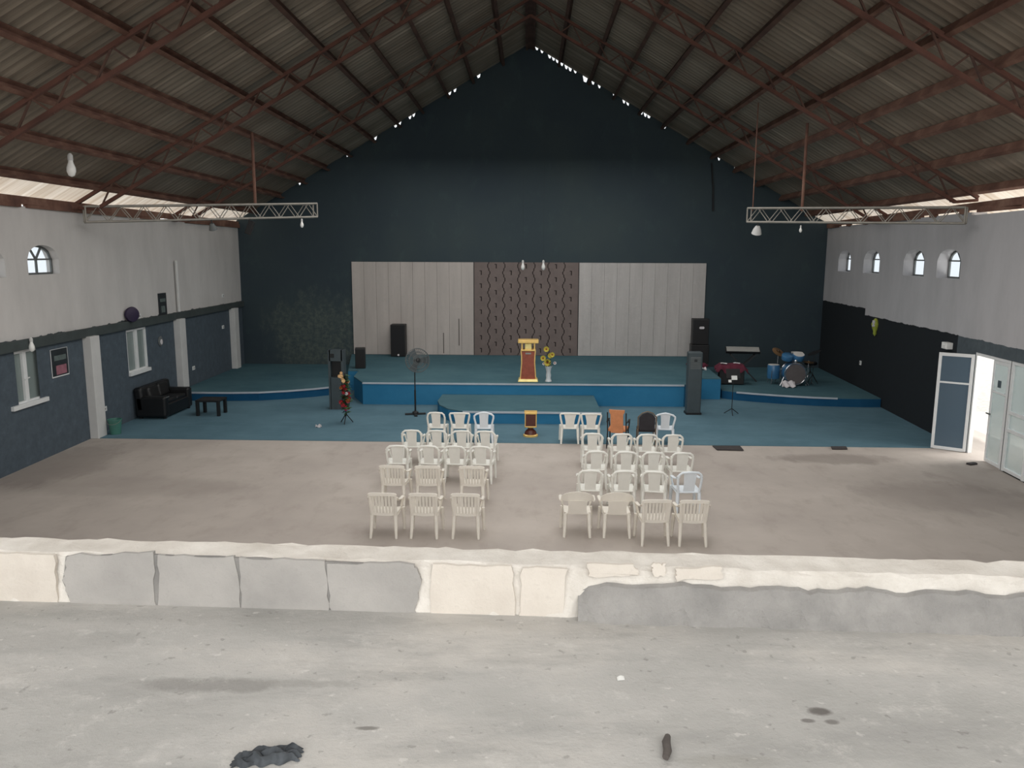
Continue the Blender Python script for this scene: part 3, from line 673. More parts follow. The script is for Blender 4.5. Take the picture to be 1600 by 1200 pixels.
for side, rn, yt, lst in rows:
    n = len(lst)
    for i, (px, kd_, rot) in enumerate(lst):
        yy = yt + (10 if kd_ == 'slat' and side == 'drum' else 0) + (i*.8 if side == 'drum' else i*.5)
        zt = .82; p = P(px, yy, zt); rz = R_(rot)
        loc = Vector((p.x, p.y, 0)) + Matrix.Rotation(rz, 3, 'Z') @ Vector((0, .29, 0))
        if loc.y > 19.75-.05: loc.z = .012
        pos = i if side == 'drum' else n-1-i
        if rn == 'in row nearest stage' and side == 'drum' and i == 2: lab = 'bluish-white plastic chair with peaked top, next to the dark padded chair near stage'
        else: lab = f'{DESC[kd_]}, {side} side, {rn}, {ordn[pos]} from aisle'
        KS[kd_](loc, rz, lab, f'plastic chairs on the {side} side of the aisle')
# orange padded chair and dark banquet chair
c = P(968, 640, 1.0); base = Vector((c.x, c.y+.2, .012))
t = thing('padded_chair', 'tall orange padded chair on black steel frame, in row nearest stage', 'chair', base, R_(-14))
yb_ = lambda z: -.22-.1*(z-.45)/.55
MB().sheet(lambda u, v: ((u-.5)*(.31+.07*(v > .84)), yb_(.40+.6*v)-.02-.015*math.sin(pi*u), .40+.6*v), 8, 10, (0, .05, 0)).build('backrest', 'orange_fabric', t, smooth=True)
mb = MB()
for sx in (-1, 1): mb.tube([(sx*.23, yb_(.98), .93), (sx*.23, yb_(.45), .42), (sx*.235, -.28, 0)], .016, 8)
for sx in (-1, 1): mb.tube([(sx*.23, -.2, .44), (sx*.23, .22, .44), (sx*.235, .25, 0)], .016, 8)
for sx in (-1, 1): mb.tube([(sx*.25, yb_(.7), .68), (sx*.26, .0, .66), (sx*.26, .2, .64), (sx*.24, .23, .44)], .016, 8)
mb.build('chair_frame', 'black_metal', t, smooth=True)
MB().box((0, .02, .46), (.46, .46, .07)).build('seat', 'orange_fabric', t, bevel=.02)
for sx in (-1, 1): MB().box((sx*.26, .05, .675), (.05, .26, .03)).build('armrest', 'black_plastic', t, bevel=.01)
c = P(1012, 643, .95); base = Vector((c.x, c.y+.2, .012))
t = thing('banquet_chair', 'dark padded banquet chair with bronze frame, in row nearest stage', 'chair', base, R_(-3))
poly = [(-.19, .47), (-.2, .8), (-.12, .89), (0, .935), (.12, .89), (.2, .8), (.19, .47)]
MB().prism(poly, lambda x, z: (x, yb_(z)-.02, z), lambda x, z: (x, yb_(z)+.03, z)).build('backrest', 'charcoal_fabric', t, bevel=.012)
mb = MB(); ar = [(-.215, .0), (-.215, .45), (-.225, .81), (-.13, .915), (0, .96), (.13, .915), (.225, .81), (.215, .45), (.215, .0)]
mb.tube([(x, yb_(z) if z > .4 else -.21-.1*(1-z/.45), z) for x, z in ar], .016, 8, (1, 1), (0, 1, 0))
for sx in (-1, 1): mb.tube([(sx*.21, -.2, .42), (sx*.21, .2, .42), (sx*.21, .23, 0)], .014, 8)
mb.build('chair_frame', 'bronze_metal', t, smooth=True)
MB().box((0, .02, .45), (.43, .43, .08)).build('seat', 'charcoal_fabric', t, bevel=.025)

# ------------------------------------------------------------------ stage furniture
c = P(825, 598, .72)
t = thing('lectern', 'tall red-brown lectern with gold top and base at the stage edge', 'lectern', (c.x, 25.25, .725))
MB().taper(0, .09, (.66, .5), (.6, .46)).build('base', 'pale_gold', t, bevel=.015)
prof = [(0, .09, .50), (0, .35, .46), (0, .62, .42), (0, .85, .43), (0, 1.0, .46)]
mb = MB()
for (a, z0, w0), (b, z1, w1) in zip(prof, prof[1:]): mb.taper(z0, z1, (w0, .34), (w1, .34))
mb.build('column', 'red_wood', t)
for sx in (-1, 1):
    mb = MB()
    for (a, z0, w0), (b, z1, w1) in zip(prof, prof[1:]): mb.bar((sx*w0/2, -.17, z0), (sx*w1/2, -.17, z1), .03, .03)
    mb.build('column_edging', 'gold', t)
MB().box((0, -.0, 1.02), (.48, .4, .05)).build('collar', 'gold', t, bevel=.01)
mb = MB()
for sx in (-1, 1): mb.box((sx*.2, -.12, 1.14), (.05, .06, .22)); mb.box((sx*.2, .12, 1.14), (.05, .06, .22))
mb.build('post', 'gold', t, bevel=.005)
MB().box((0, 0, 1.14), (.22, .3, .21)).build('emblem_block', 'pale_gold', t, bevel=.02)
MB().box((0, 0, 1.30), (.66, .5, .10)).build('top', 'gold', t, bevel=.015)
MB().box((0, -.175, .92), (.18, .02, .05)).build('plaque', 'galv', t)
c = P(857, 597, .72)
t = thing('flower_vase', 'tall white vase of yellow flowers beside the lectern', 'vase', (c.x, 25.2, .725))
MB().lathe([(.11, 0), (.1, .03), (.075, .1), (.085, .2), (.07, .3), (.09, .4), (.125, .5), (.12, .5), (.05, .3)], n=20).build('vase_body', 'ceramic', t, smooth=True)
heads = [(-.04, 0, .62, .13), (.06, .04, .84, .1), (-.18, .0, .76, .1), (.11, -.04, .88, .09), (-.08, .02, 1.05, .1), (.2, .02, .6, .06), (-.16, -.02, .58, .05)]
for x, y, z, r in heads:
    mb = MB(); N = 12
    for k in range(N):
        a = 2*pi*k/N; d = Vector((math.cos(a), -.35, math.sin(a))); q = Vector((x, y-.02, z))
        s_ = Vector((-math.sin(a), 0, math.cos(a)))*r*.3
        mb.add([q, q+d*r*.6+s_, q+d*r, q+d*r*.6-s_], [(0, 1, 2, 3)])
    f = mb.build('flower', 'flower_yellow' if r > .07 else 'white_cloth', t)
    MB().lathe([(r*.35, 0), (r*.3, .02), (.001, .03)], (x, y-.02, z), 10, Matrix.Rotation(pi/2, 3, 'X')).build('flower_centre', 'flower_orange', f)
    MB().tube([(0, 0, .4), (x*.5, y*.5, .4+(z-.4)*.6), (x, y, z)], .008, 5).build('stem', 'leaf_green', t)
mb = MB()
for k in range(16):
    a = random.uniform(0, 2*pi); z = random.uniform(.5, .72); r = random.uniform(.1, .2); d = Vector((math.cos(a), math.sin(a), .5)); s_ = Vector((-math.sin(a), math.cos(a), 0))*.035; q = Vector((0, 0, z-.08))
    mb.add([q, q+d*r*.5+s_, q+d*r, q+d*r*.5-s_], [(0, 1, 2, 3)])
mb.build('leaves', 'leaf_green', t)
# small gold-trimmed stand in front of the step
c = P(829, 684); t = thing('small_stand', 'small brown gold-trimmed stand on the carpet at head of the aisle', 'stand', (c.x, c.y+.16, .012))
MB().lathe([(.2, 0), (.2, .04), (.17, .06)], n=24).build('base_rim', 'gold', t, smooth=True)
MB().lathe([(.165, .06), (.15, .12), (.11, .17), (.07, .2), (.07, .24)], n=24).build('foot', 'brown_wood', t, smooth=True)
MB().lathe([(.1, .235), (.11, .25), (.1, .265)], n=20).build('neck_ring', 'gold', t, smooth=True)
MB().box((.0, 0, .45), (.30, .26, .36)).build('body', 'brown_wood', t, bevel=.015)
mb = MB()
for sx in (-1, 1): mb.box((sx*.145, -.12, .45), (.024, .05, .38))
mb.box((0, -.12, .275), (.32, .05, .03)); mb.box((0, -.12, .63), (.32, .06, .03)); mb.build('trim', 'gold', t, bevel=.006)
MB().box((0, 0, .65), (.34, .3, .03)).build('top', 'gold', t, bevel=.008)

# speakers
def speaker(w, d, h, loc, rz, label, light=False, logo=False, name='loudspeaker', group=None):
    t = thing(name, label, 'speaker', loc, rz, group)
    MB().box((0, 0, h/2), (w, d, h)).build('cabinet', 'black_plastic', t, bevel=.02)
    MB().box((0, -d/2-.006, h/2), (w-.07, .014, h-.08)).build('grille', 'speaker_grille', t)
    if logo: MB().prism([(-.1, .0), (-.07, .045), (.07, .045), (.1, 0), (.07, -.045), (-.07, -.045)], lambda x, z: (x+.03, -d/2-.013, h*.66+z), lambda x, z: (x+.03, -d/2-.02, h*.66+z)).build('badge', 'white_cloth', t)
    if light: MB().lathe([(.04, 0), (.04, .02), (.02, .03)], (.02, -d/2-.012, .07), 12, Matrix.Rotation(pi/2, 3, 'X')).build('port_ring', 'white_cloth', t)
    return t
c = P(624, 556, .72); speaker(.58, .5, 1.28, (c.x, 31.3, .725), 0, 'tall black loudspeaker on the stage before the pale left panel', light=True)
c = P(1093, 568, .72)
speaker(.66, .6, .72, (c.x, 29.9, .725), R_(-4), 'black subwoofer cabinet on the stage under the other speaker', name='subwoofer')
speaker(.60, .5, .96, (c.x, 29.9, 1.45), R_(-4), 'black loudspeaker with pale badge standing on the subwoofer', logo=True)
c = P(553, 577, .72); speaker(.36, .4, .72, (-6.02, 27.95, .725), R_(10), 'squat black loudspeaker at the left edge of the stage', name='monitor_speaker')
# tall grey floor-standing air coolers either side of the stage front
def tower(loc, rz, label, w=.42, h=1.9):
    t = thing('air_conditioner', label, 'air conditioner', loc, rz)
    MB().box((0, 0, h/2), (w, .34, h)).build('cabinet', 'dark_grey_metal', t, bevel=.03)
    MB().box((0, -.172, h*.83), (w*.72, .012, h*.19)).build('outlet', 'mid_grey' if h > 1.8 else 'black_plastic', t)
    mb = MB()
    for k in range(6): mb.box((0, -.182, h*.76+k*h*.028), (w*.7, .014, .012))
    mb.build('outlet_louvre', 'dark_grey_metal', t); MB().box((0, -.174, h*.87), (.09, .012, .07)).build('display', 'black_plastic', t)
    MB().box((0, -.174, h*.25), (w*.78, .01, h*.36)).build('intake_panel', 'mid_grey' if 0 else 'dark_grey_metal', t); MB().box((0, 0, .03), (w+.04, .38, .06)).build('plinth', 'black_plastic', t)
    return t
c = P(1084, 649); tower((c.x, c.y+.2, .012), 0, 'tall dark grey standing air conditioner at the right stage corner')
c = P(537, 640); t = thing('air_cooler', 'grey standing air cooler with dark opening behind the flower stand', 'air cooler', (-5.9, 24.0, .012), 0); h = 1.85
mb = MB(); mb.box((-.2, 0, h/2), (.07, .36, h)); mb.box((.2, 0, h/2), (.07, .36, h)); mb.box((0, .14, h/2), (.4, .07, h)); mb.box((0, 0, h-.17), (.4, .36, .34)); mb.box((0, 0, .5), (.36, .36, 1.0)); mb.build('cabinet', 'dark_grey_metal', t)
MB().box((0, .06, 1.25), (.34, .1, .5)).build('outlet', 'black_plastic', t); MB().box((-.11, -.185, h-.17), (.13, .012, .12)).build('display', 'black_plastic', t)

# pedestal fan
c = P(648, 650); t = thing('pedestal_fan', 'tall black pedestal fan with wire cage in front of the stage', 'fan', (c.x, c.y+.15, .012))
mb = MB()
for a in (0, pi/2): mb.box((0, 0, .025), (.62, .09, .05), a+.2)
mb.lathe([(.1, .05), (.09, .09), (.03, .12)], n=14).build('base', 'black_metal', t, bevel=.008)
MB().tube([(0, 0, .08), (0, 0, .75)], .028, 10).tube([(0, 0, .7), (0, 0, 1.5)], .018, 10).build('pole', 'black_metal', t, smooth=True)
tilt = Matrix.Rotation(R_(18), 3, 'Z') @ Matrix.Rotation(R_(78), 3, 'X'); hc = Vector((.1, -.1, 1.66))
MB().lathe([(.09, -.28), (.1, -.2), (.1, -.06), (.05, -.04)], hc, 14, tilt).build('motor', 'black_metal', t, smooth=True)
mb = MB(); RR = .36
for rr, zz in ((RR, 0), (RR*.98, .05), (RR*.98, -.05), (RR*.7, .09), (RR*.4, .11), (RR*.7, -.09)):
    mb.tube([hc+tilt @ Vector((math.cos(2*pi*k/28)*rr, math.sin(2*pi*k/28)*rr, zz)) for k in range(29)], .008, 5)
for k in range(36):
    a = 2*pi*k/36; cs, sn = math.cos(a), math.sin(a)
    for s_ in (1, -1): mb.tube([hc+tilt @ Vector((cs*r, sn*r, s_*z)) for r, z in ((.07, .12), (RR*.6, .10), (RR*.95, .055), (RR, 0))], .0042, 4)
mb.build('cage', 'mid_grey', t)
mb = MB()
for k in range(3):
    a = 2*pi*k/3
    mb.sheet(lambda u, v: hc+tilt @ (Matrix.Rotation(a, 3, 'Z') @ Vector((.05+.27*u, (v-.5)*(.1+.13*u), .05*(v-.5)))), 5, 5, tilt @ Vector((0, 0, .006)))
mb.build('blades', 'dark_grey_metal', t, smooth=True)
MB().lathe([(.06, .1), (.05, .13), (.001, .14)], hc, 12, tilt).build('hub', 'black_metal', t)

# red flower arrangement on a stand
c = P(541, 662); t = thing('flower_stand', 'tall stand of red and cream flowers on the carpet left of stage', 'flower arrangement', (c.x, c.y, .012))
mb = MB()
for k in range(3): a = 2*pi*k/3+.5; mb.tube([(0, 0, .28), (math.cos(a)*.2, math.sin(a)*.2, .015)], .014, 6)
mb.tube([(0, 0, .2), (0, 0, 1.45)], .015, 8).build('stand', 'black_metal', t)
mb = MB()
for k in range(150):
    z = random.uniform(.3, 1.4); a = random.uniform(0, 2*pi); r = random.uniform(.1, .24)*(1.15-.4*abs(z-.8)); d = Vector((math.cos(a), math.sin(a), random.uniform(-.5, .3))); s_ = Vector((-math.sin(a), math.cos(a), .2))*.055; q = Vector((0, 0, z))
    mb.add([q, q+d*r*.5+s_, q+d*r, q+d*r*.5-s_], [(0, 1, 2, 3)])
mb.build('leaves', 'leaf_green', t)
for k in range(34):
    z = .42+1.0*k/33+random.uniform(-.04, .04); a = random.uniform(-pi, 0) if k % 3 else random.uniform(0, pi); r = random.uniform(.05, .14); q = Vector((math.cos(a)*r, math.sin(a)*r, z)); rr = random.uniform(.045, .07)
    mt = 'flower_cream' if z > 1.2 else ('flower_pink' if z < .55 and k % 2 else ('flower_orange' if k % 5 == 0 else ('white_cloth' if k % 11 == 3 else 'flower_red')))
    mb = MB(); N = 8
    for j in range(N):
        b = 2*pi*j/N; d = Vector((math.cos(b), -.5, math.sin(b))); s_ = Vector((-math.sin(b), 0, math.cos(b)))*rr*.4; mb.add([q, q+d*rr*.6+s_, q+d*rr, q+d*rr*.6-s_], [(0, 1, 2, 3)])
    mb.lathe([(rr*.5, -.02), (rr*.55, .0), (rr*.3, .03), (.001, .035)], q, 8, Matrix.Rotation(pi/2, 3, 'X'))
    mb.build('flower', mt, t)

# music stand with papers
c = P(1143, 648); t = thing('music_stand', 'thin black music stand holding white papers, right of the stage', 'music stand', (c.x, c.y, .012))
mb = MB()
for k in range(3): a = 2*pi*k/3+.4; mb.tube([(0, 0, .18), (math.cos(a)*.24, math.sin(a)*.24, .012)], .012, 6)
mb.build('tripod_leg', 'black_metal', t)
MB().tube([(0, 0, .15), (0, 0, 1.2)], .012, 8).build('pole', 'black_metal', t)
MB().sheet(lambda u, v: ((u-.5)*.42, .05+.14*v-.07, 1.12+.26*v), 2, 2, (0, .01, 0)).build('desk', 'black_metal', t)
MB().box((.02, -.035, 1.13), (.17, .012, .13), 0, R_(-25)).build('sheet_paper', 'paper', t); MB().box((-.11, -.05, 1.03), (.09, .012, .08), 0, R_(-25)).build('clip_paper', 'paper', t)

# keyboards and maroon cloth on the right platform
c = P(1158, 597, .3)
t = thing('keyboard', 'pale grey electronic keyboard on the upper bars of its black stand', 'keyboard', (7.72, 28.3, 1.36), R_(-8)); t.rotation_euler.x = R_(24)
MB().box((0, 0, .05), (1.2, .34, .09)).build('case', 'black_plastic', t, bevel=.012); MB().box((0, -.05, .1), (1.14, .2, .02), 0, R_(4)).build('keys', 'keyboard_grey', t); MB().box((0, .11, .1), (1.14, .09, .02)).build('control_panel', 'keyboard_grey', t)
t = thing('keyboard_stand', 'black crossed-leg stand carrying the pale grey keyboard', 'stand', (7.72, 28.3, .305), R_(-8))
mb = MB()
for sy in (-.15, .15):
    mb.bar((-.5, sy, .02), (.42, sy, .95), .04, .04); mb.bar((.5, sy, .02), (-.42, sy, .95), .04, .04)
for x in (-.5, .5): mb.bar((x, -.2, .02), (x, .2, .02), .04, .04)
for x in (-.42, .42): mb.bar((x, -.2, .95), (x, .2, .95), .04, .04)
mb.build('crossed_leg', 'black_metal', t)
t = thing('draped_case', 'low case draped in maroon cloth with pale patches beside the keyboard', 'case', (7.15, 27.55, .3), R_(-6))
def drape(u, v):
    x = (u-.5)*1.1; y = (v-.5)*.6; e = max(abs(u-.5), abs(v-.5))*2; dz = -.22*max(0, (e-.72)/.28)*(1+.3*math.sin(x*24+y*18)); return (x, y, .72+dz+.02*math.sin(x*9))
MB().sheet(drape, 36, 20, (0, 0, -.008)).build('cloth', 'maroon_cloth', t, smooth=True)
MB().box((0, 0, .36), (.86, .4, .68)).build('case_body', 'black_plastic', t, bevel=.02)
for x, y in ((-.28, -.12), (.18, .02)): MB().sheet(lambda u, v: (x+(u-.5)*.22, y+(v-.5)*.2+u*.04, .746+.012*math.sin((u+v)*6)), 5, 5, (0, 0, -.004)).build('pale_patch', 'white_cloth', t)
for x, nm in ((6.02, 'first'), (6.28, 'second')):
    tag(MB().sheet(lambda u, v: ((u-.5)*.2, (v-.5)*.16+u*.03, .05+.04*math.sin(u*5+v*3)), 5, 5, (0, 0, -.04)).build('cloth_bundle', 'white_cloth', smooth=True, loc=(x, 28.0, .735)), f'small white cloth bundle on the stage edge, {nm} from the subwoofer', 'cloth', 'cloth bundles at the stage edge')
tag(MB().box((0, 0, .04), (.6, .5, .05)).sheet(lambda u, v: ((u-.5)*.7, (v-.5)*.5, .1+.03*math.sin(u*9)), 8, 6, (0, 0, -.05)).build('folded_cloth', 'maroon_cloth', smooth=True, loc=(6.2, 28.75, .728)), 'folded maroon cloth lying on the right edge of the stage', 'cloth')

# drum kit on the right platform
rx90 = Matrix.Rotation(pi/2, 3, 'X')
c = P(1243, 604, .3); bx, by = c.x, 27.15
t = thing('bass_drum', 'bass drum with grey front head in the middle of the drum kit', 'drum', (bx, by+.25, .3))
MB().lathe([(.36, -.22), (.37, -.2), (.37, .2), (.36, .22)], (0, 0, .42), 28, rx90).build('shell', 'drum_blue', t, smooth=True)
MB().lathe([(.345, -.01), (.345, .012)], (0, -.235, .42), 28, rx90).build('front_head', 'drum_front', t)
mb = MB()
for y in (-.22, .22): mb.tube([(math.cos(2*pi*k/28)*.375, y, .42+math.sin(2*pi*k/28)*.375) for k in range(29)], .018, 6)
mb.build('hoop', 'chrome', t, smooth=True)
mb = MB()
for sx in (-1, 1): mb.bar((sx*.33, -.05, .3), (sx*.5, -.2, .01), .02, .02)
mb.build('spur', 'chrome', t)
t2 = MB().lathe([(.19, -.1), (.2, -.09), (.2, .09), (.19, .1)], (.14, -.0, 1.0), 22, Matrix.Rotation(R_(20), 3, 'X')).build('mounted_tom', 'drum_blue', t, smooth=True)
MB().lathe([(.185, .1), (.185, .11)], (.14, -.0, 1.0), 22, Matrix.Rotation(R_(20), 3, 'X')).build('tom_head', 'drum_head', t2)
MB().tube([(.05, 0, .78), (.08, 0, .95)], .02, 8).build('tom_mount', 'chrome', t)
MB().lathe([(.19, -.09), (.2, -.08), (.2, .08), (.19, .09)], (-.22, .05, .98), 22, Matrix.Rotation(R_(20), 3, 'X')).build('mounted_tom', 'drum_blue', t, smooth=True)
MB().lathe([(.05, 0), (.06, .04), (.03, .08)], (-.01, -.2, .84), 10).build('claw', 'chrome', t)
t = thing('floor_tom', 'blue floor tom with chrome legs at the left of the drum kit', 'drum', (bx-.62, by+.5, .3))
MB().lathe([(.2, .2), (.21, .22), (.21, .66), (.2, .68)], n=24).build('shell', 'drum_blue', t, smooth=True); MB().lathe([(.195, .68), (.195, .69)], n=24).build('drum_skin', 'drum_head', t)
mb = MB()
for k in range(3): a = 2*pi*k/3; mb.tube([(math.cos(a)*.22, math.sin(a)*.22, .5), (math.cos(a)*.24, math.sin(a)*.24, .0)], .01, 6)
mb.build('leg', 'chrome', t)
t = thing('snare_drum', 'chrome snare drum raised at the back of the drum kit', 'drum', (bx+.32, by+.95, .3))
MB().lathe([(.2, .88), (.21, .9), (.21, 1.05), (.2, 1.07)], n=24).build('shell', 'chrome', t, smooth=True); MB().lathe([(.2, 1.07), (.2, 1.08)], n=24).build('drum_skin', 'drum_head', t)
mb = MB()
for k in range(3): a = 2*pi*k/3+.5; mb.tube([(0, 0, .35), (math.cos(a)*.25, math.sin(a)*.25, .01)], .011, 6); mb.tube([(0, 0, .62), (math.cos(a)*.19, math.sin(a)*.19, .88)], .011, 6)
mb.tube([(0, 0, .3), (0, 0, .66)], .014, 8).build('stand', 'chrome', t)
for (x, y, h, r, tl, lab) in ((bx-.42, by+.72, 1.12, .22, 35, 'brass cymbal on a chrome stand above the blue floor tom'), (bx+.52, by+.3, .82, .19, 6, 'brass hi-hat cymbal on a chrome stand right of the bass drum')):
    t = thing('cymbal_stand', lab, 'cymbal', (x, y, .3)); mt = Matrix.Rotation(R_(tl), 3, 'X') @ Matrix.Rotation(R_(tl*.5), 3, 'Y')
    MB().lathe([(r, -.012), (r*.5, .004), (.05, .012), (.035, .03), (.001, .034), (.001, .028), (.05, .006), (r*.5, -.004), (r, -.016)], (0, 0, h), 28, mt).build('cymbal', 'cymbal_brass', t, smooth=True)
    mb = MB()
    for k in range(3): a = 2*pi*k/3; mb.tube([(0, 0, .35), (math.cos(a)*.22, math.sin(a)*.22, .01)], .01, 6)
    mb.tube([(0, 0, .3), (0, 0, h+.05)], .011, 8).build('stand', 'chrome', t)
t = thing('drum_throne', 'black padded drum stool at the right of the drum kit', 'stool', (bx+.85, by+1.0, .3))
MB().lathe([(.2, .62), (.22, .64), (.22, .7), (.18, .73)], n=20).build('seat', 'black_leather', t, smooth=True)
mb = MB()
for k in range(3): a = 2*pi*k/3; mb.tube([(0, 0, .4), (math.cos(a)*.24, math.sin(a)*.24, .01)], .012, 6)
mb.tube([(0, 0, .3), (0, 0, .63)], .016, 8).build('stand', 'black_metal', t)
t = thing('cymbal_stand', 'dark tilted cymbal at the far right of the drum kit', 'cymbal', (bx+.78, by+.55, .3))
MB().lathe([(.24, -.012), (.12, .004), (.05, .012), (.001, .034), (.001, .028), (.12, -.004), (.24, -.016)], (0, 0, 1.12), 24, Matrix.Rotation(R_(-25), 3, 'Y')).build('cymbal', 'black_metal', t, smooth=True)
mb = MB()
for k in range(3): a = 2*pi*k/3; mb.tube([(0, 0, .35), (math.cos(a)*.2, math.sin(a)*.2, .01)], .01, 6)
mb.tube([(0, 0, .3), (0, 0, 1.15)], .011, 8).build('stand', 'black_metal', t)
c = P(1234, 607, .3)
tag(MB().sheet(lambda u, v: ((u-.5)*.46+.06*v, (v-.5)*.3, .16*v**1.5+.02+.025*math.sin(u*14+v*4)), 18, 8, (0, 0, -.015)).build('white_cloth', 'white_cloth', smooth=True, loc=(c.x, by-.22, .32)), 'crumpled white cloth on the platform in front of the bass drum', 'cloth')

# ------------------------------------------------------------------ left side of the hall
t = thing('sofa', 'black leather sofa against the left wall beside the pillar', 'sofa', (-10.93, 23.05, .012))
lx, ly = .92, 1.85
MB().box((.03, 0, .24), (.84, ly-.04, .36)).build('sofa_base', 'black_leather', t, bevel=.03)
for sy in (-1, 1): MB().box((.02, sy*(ly/2-.13), .36), (.9, .26, .62)).build('armrest', 'black_leather', t, bevel=.07, seg=4)
MB().box((-.31, 0, .56), (.26, ly, .72), 0, 0, R_(-6)).build('backrest', 'black_leather', t, bevel=.08, seg=4)
for sy in (-1, 1): MB().box((.1, sy*.31, .44), (.62, .62, .16)).build('seat_cushion', 'black_leather', t, bevel=.05, seg=4)
for sy in (-1, 1): MB().box((-.2, sy*.31, .68), (.2, .6, .42), 0, 0, R_(-12)).build('back_cushion', 'black_leather', t, bevel=.08, seg=4)
MB().box((.48, -ly/2+.13, .64), (.015, .24, .02)).build('seam_trim', 'mid_grey', t)
for sx in (-.32, .38):
    for sy in (-.8, .8): MB().box((sx, sy, .03), (.07, .07, .06)).build('leg', 'black_metal', t)
c = P(325, 651); t = thing('side_table', 'low black table with square legs beside the sofa', 'table', (c.x, c.y+.3, .012))
MB().box((0, 0, .45), (.72, .62, .06)).build('tabletop', 'black_plastic', t, bevel=.015)
for sx in (-1, 1):
    for sy in (-1, 1): MB().box((sx*.31, sy*.26, .21), (.09, .09, .42)).build('leg', 'black_plastic', t, bevel=.01)
c = P(172, 681); t = thing('bucket', 'pale green plastic bucket beside the white pillar', 'bucket', (c.x+.05, c.y+.2, .012))
MB().lathe([(.13, 0), (.15, .2), (.172, .38), (.185, .38), (.185, .40), (.165, .40), (.14, .2), (.12, .02)], n=24).build('bucket_body', 'bucket_green', t, smooth=True)
MB().tube([(math.cos(a)*.18, .0, .38-.16*math.sin(a)*0-.05*math.sin(a)) if 0 else (math.cos(a)*.185, -.05-.14*math.sin(a), .38-.1*math.sin(a)) for a in [pi*k/12 for k in range(13)]], .005, 5).build('handle', 'galv', t)
c = P(498, 668); tag(MB().sheet(lambda u, v: ((u-.5)*.15, (v-.5)*.12, .05+.03*math.sin(u*7+v*4)), 6, 6, (0, 0, -.05)).build('crumpled_paper', 'white_cloth', smooth=True, loc=(c.x, c.y, .012)), 'crumpled white paper on the blue carpet left of the flower stand', 'paper')
def onL(px, py, off=0.0): p = WL(px, py); return Vector((p.x+off, p.y, p.z))
aL = -math.atan(KL)
p0, p1 = onL(79, 570), onL(105, 565); c = (p0+p1)/2; c.z = 2.16
t = thing('poster', 'dark framed poster with pinkish picture beside the lower left window', 'poster', (c.x+.02, c.y, c.z), aL)
w = p1.y-p0.y; MB().box((0, 0, 0), (.02, w, .68)).build('frame', 'white_alu', t); MB().box((.012, -.012, .012), (.01, w-.03, .64)).build('print', 'poster_dark', t)
MB().box((.018, 0, .12), (.006, w*.7, .12)).build('grey_block', 'poster_grey', t)
mb = MB()
for k, (y, z, hh) in enumerate(((-.14, -.18, .2), (.02, -.14, .14), (.15, -.2, .24), (.02, -.25, .1))): mb.lathe([(.07, -hh/2), (.09, 0), (.05, hh/2)], (.016, y, z), 10)
MB().box((.018, .02, -.17), (.006, w*.62, .22)).build('picture', 'poster_pink', t)
c = onL(253, 475); t = thing('banner', 'narrow dark banner hanging on the white upper wall', 'banner', (c.x+.02, c.y, c.z), aL)
MB().box((0, 0, 0), (.02, .55, .68)).build('cloth', 'poster_dark', t); MB().box((.012, 0, .12), (.006, .36, .1)).build('grey_band', 'poster_grey', t); MB().box((.012, .0, -.16), (.006, .26, .2)).build('grey_picture', 'poster_grey', t)
c = onL(199, 491); t = thing('wall_fan', 'dark purple round wall fan on the white wall above the ledge', 'fan', (c.x, c.y, c.z))
ty = Matrix.Rotation(pi/2, 3, 'Y') @ Matrix.Rotation(0, 3, 'Z'); ty = Matrix.Rotation(R_(-30), 3, 'Z') @ Matrix.Rotation(pi/2, 3, 'Y')
MB().lathe([(.14, .08), (.21, .1), (.22, .14), (.2, .18), (.1, .2), (.001, .2)], (.05, 0, 0), 24, ty).build('fan_head', 'purple_plastic', t, smooth=True); MB().box((.04, 0, 0), (.1, .1, .12)).build('bracket', 'purple_plastic', t)
c = onL(250, 533); t = thing('wall_clock', 'round pale wall ornament beside the second lower window', 'wall ornament', (c.x, c.y, c.z), aL)
ty0 = Matrix.Rotation(pi/2, 3, 'Y'); MB().lathe([(.15, 0), (.16, .02), (.13, .04), (.001, .03)], (0, 0, 0), 20, ty0).build('rim', 'mid_grey', t, smooth=True); MB().lathe([(.09, .035), (.06, .05), (.001, .05)], (0, .03, -.03), 12, ty0).build('centre', 'white_cloth', t)
a, b = onL(272, 407), onL(276, 487)
tag(MB().tube([(a.x+.085, b.y, b.z), (a.x+.085, b.y, a.z)], .05, 8).build('conduit', 'white_paint', smooth=True), 'white vertical conduit pipe on the upper left wall', 'pipe')
for px, py, lab in ((163, 639, 'small white wall socket above the green bucket'), (302, 575, 'small white wall socket between the second and third pillars'), (348, 511, 'small white wall switch high beside the last pillar'), (348, 462, 'small brass-white fitting on the white wall near the back corner'), (217, 494, 'small pale fitting on the ledge beside the purple fan')):
    c = onL(px, py, .0); t = thing('wall_socket', lab, 'socket', (c.x, c.y, c.z), aL); MB().box((.012, 0, 0), (.024, .2, .13)).build('plate', 'white_alu', t, bevel=.006); MB().box((.027, 0, 0), (.008, .06, .05)).build('insert', 'galv', t)
def bulb(loc, label, cord=0.0, s=1.0):
    t = thing('light_bulb', label, 'light bulb', loc)
    MB().lathe([(.001, -.13*s), (.04*s, -.11*s), (.062*s, -.05*s), (.06*s, .0), (.035*s, .07*s), (.03*s, .1*s)], n=14).build('glass', 'bulb_white', t, smooth=True)
    MB().lathe([(.036*s, .1*s), (.036*s, .17*s), (.015*s, .2*s)], n=12).build('holder', 'white_paint', t, smooth=True)
    if cord: MB().tube([(0, 0, .19*s), (0, 0, cord)], .002, 5).build('cord', 'black_metal', t)
    return t
c = onL(39, 533, .14); bulb((c.x, c.y, 2.70), 'white light bulb hanging from the ledge above the lower left window', .1, 1.0)
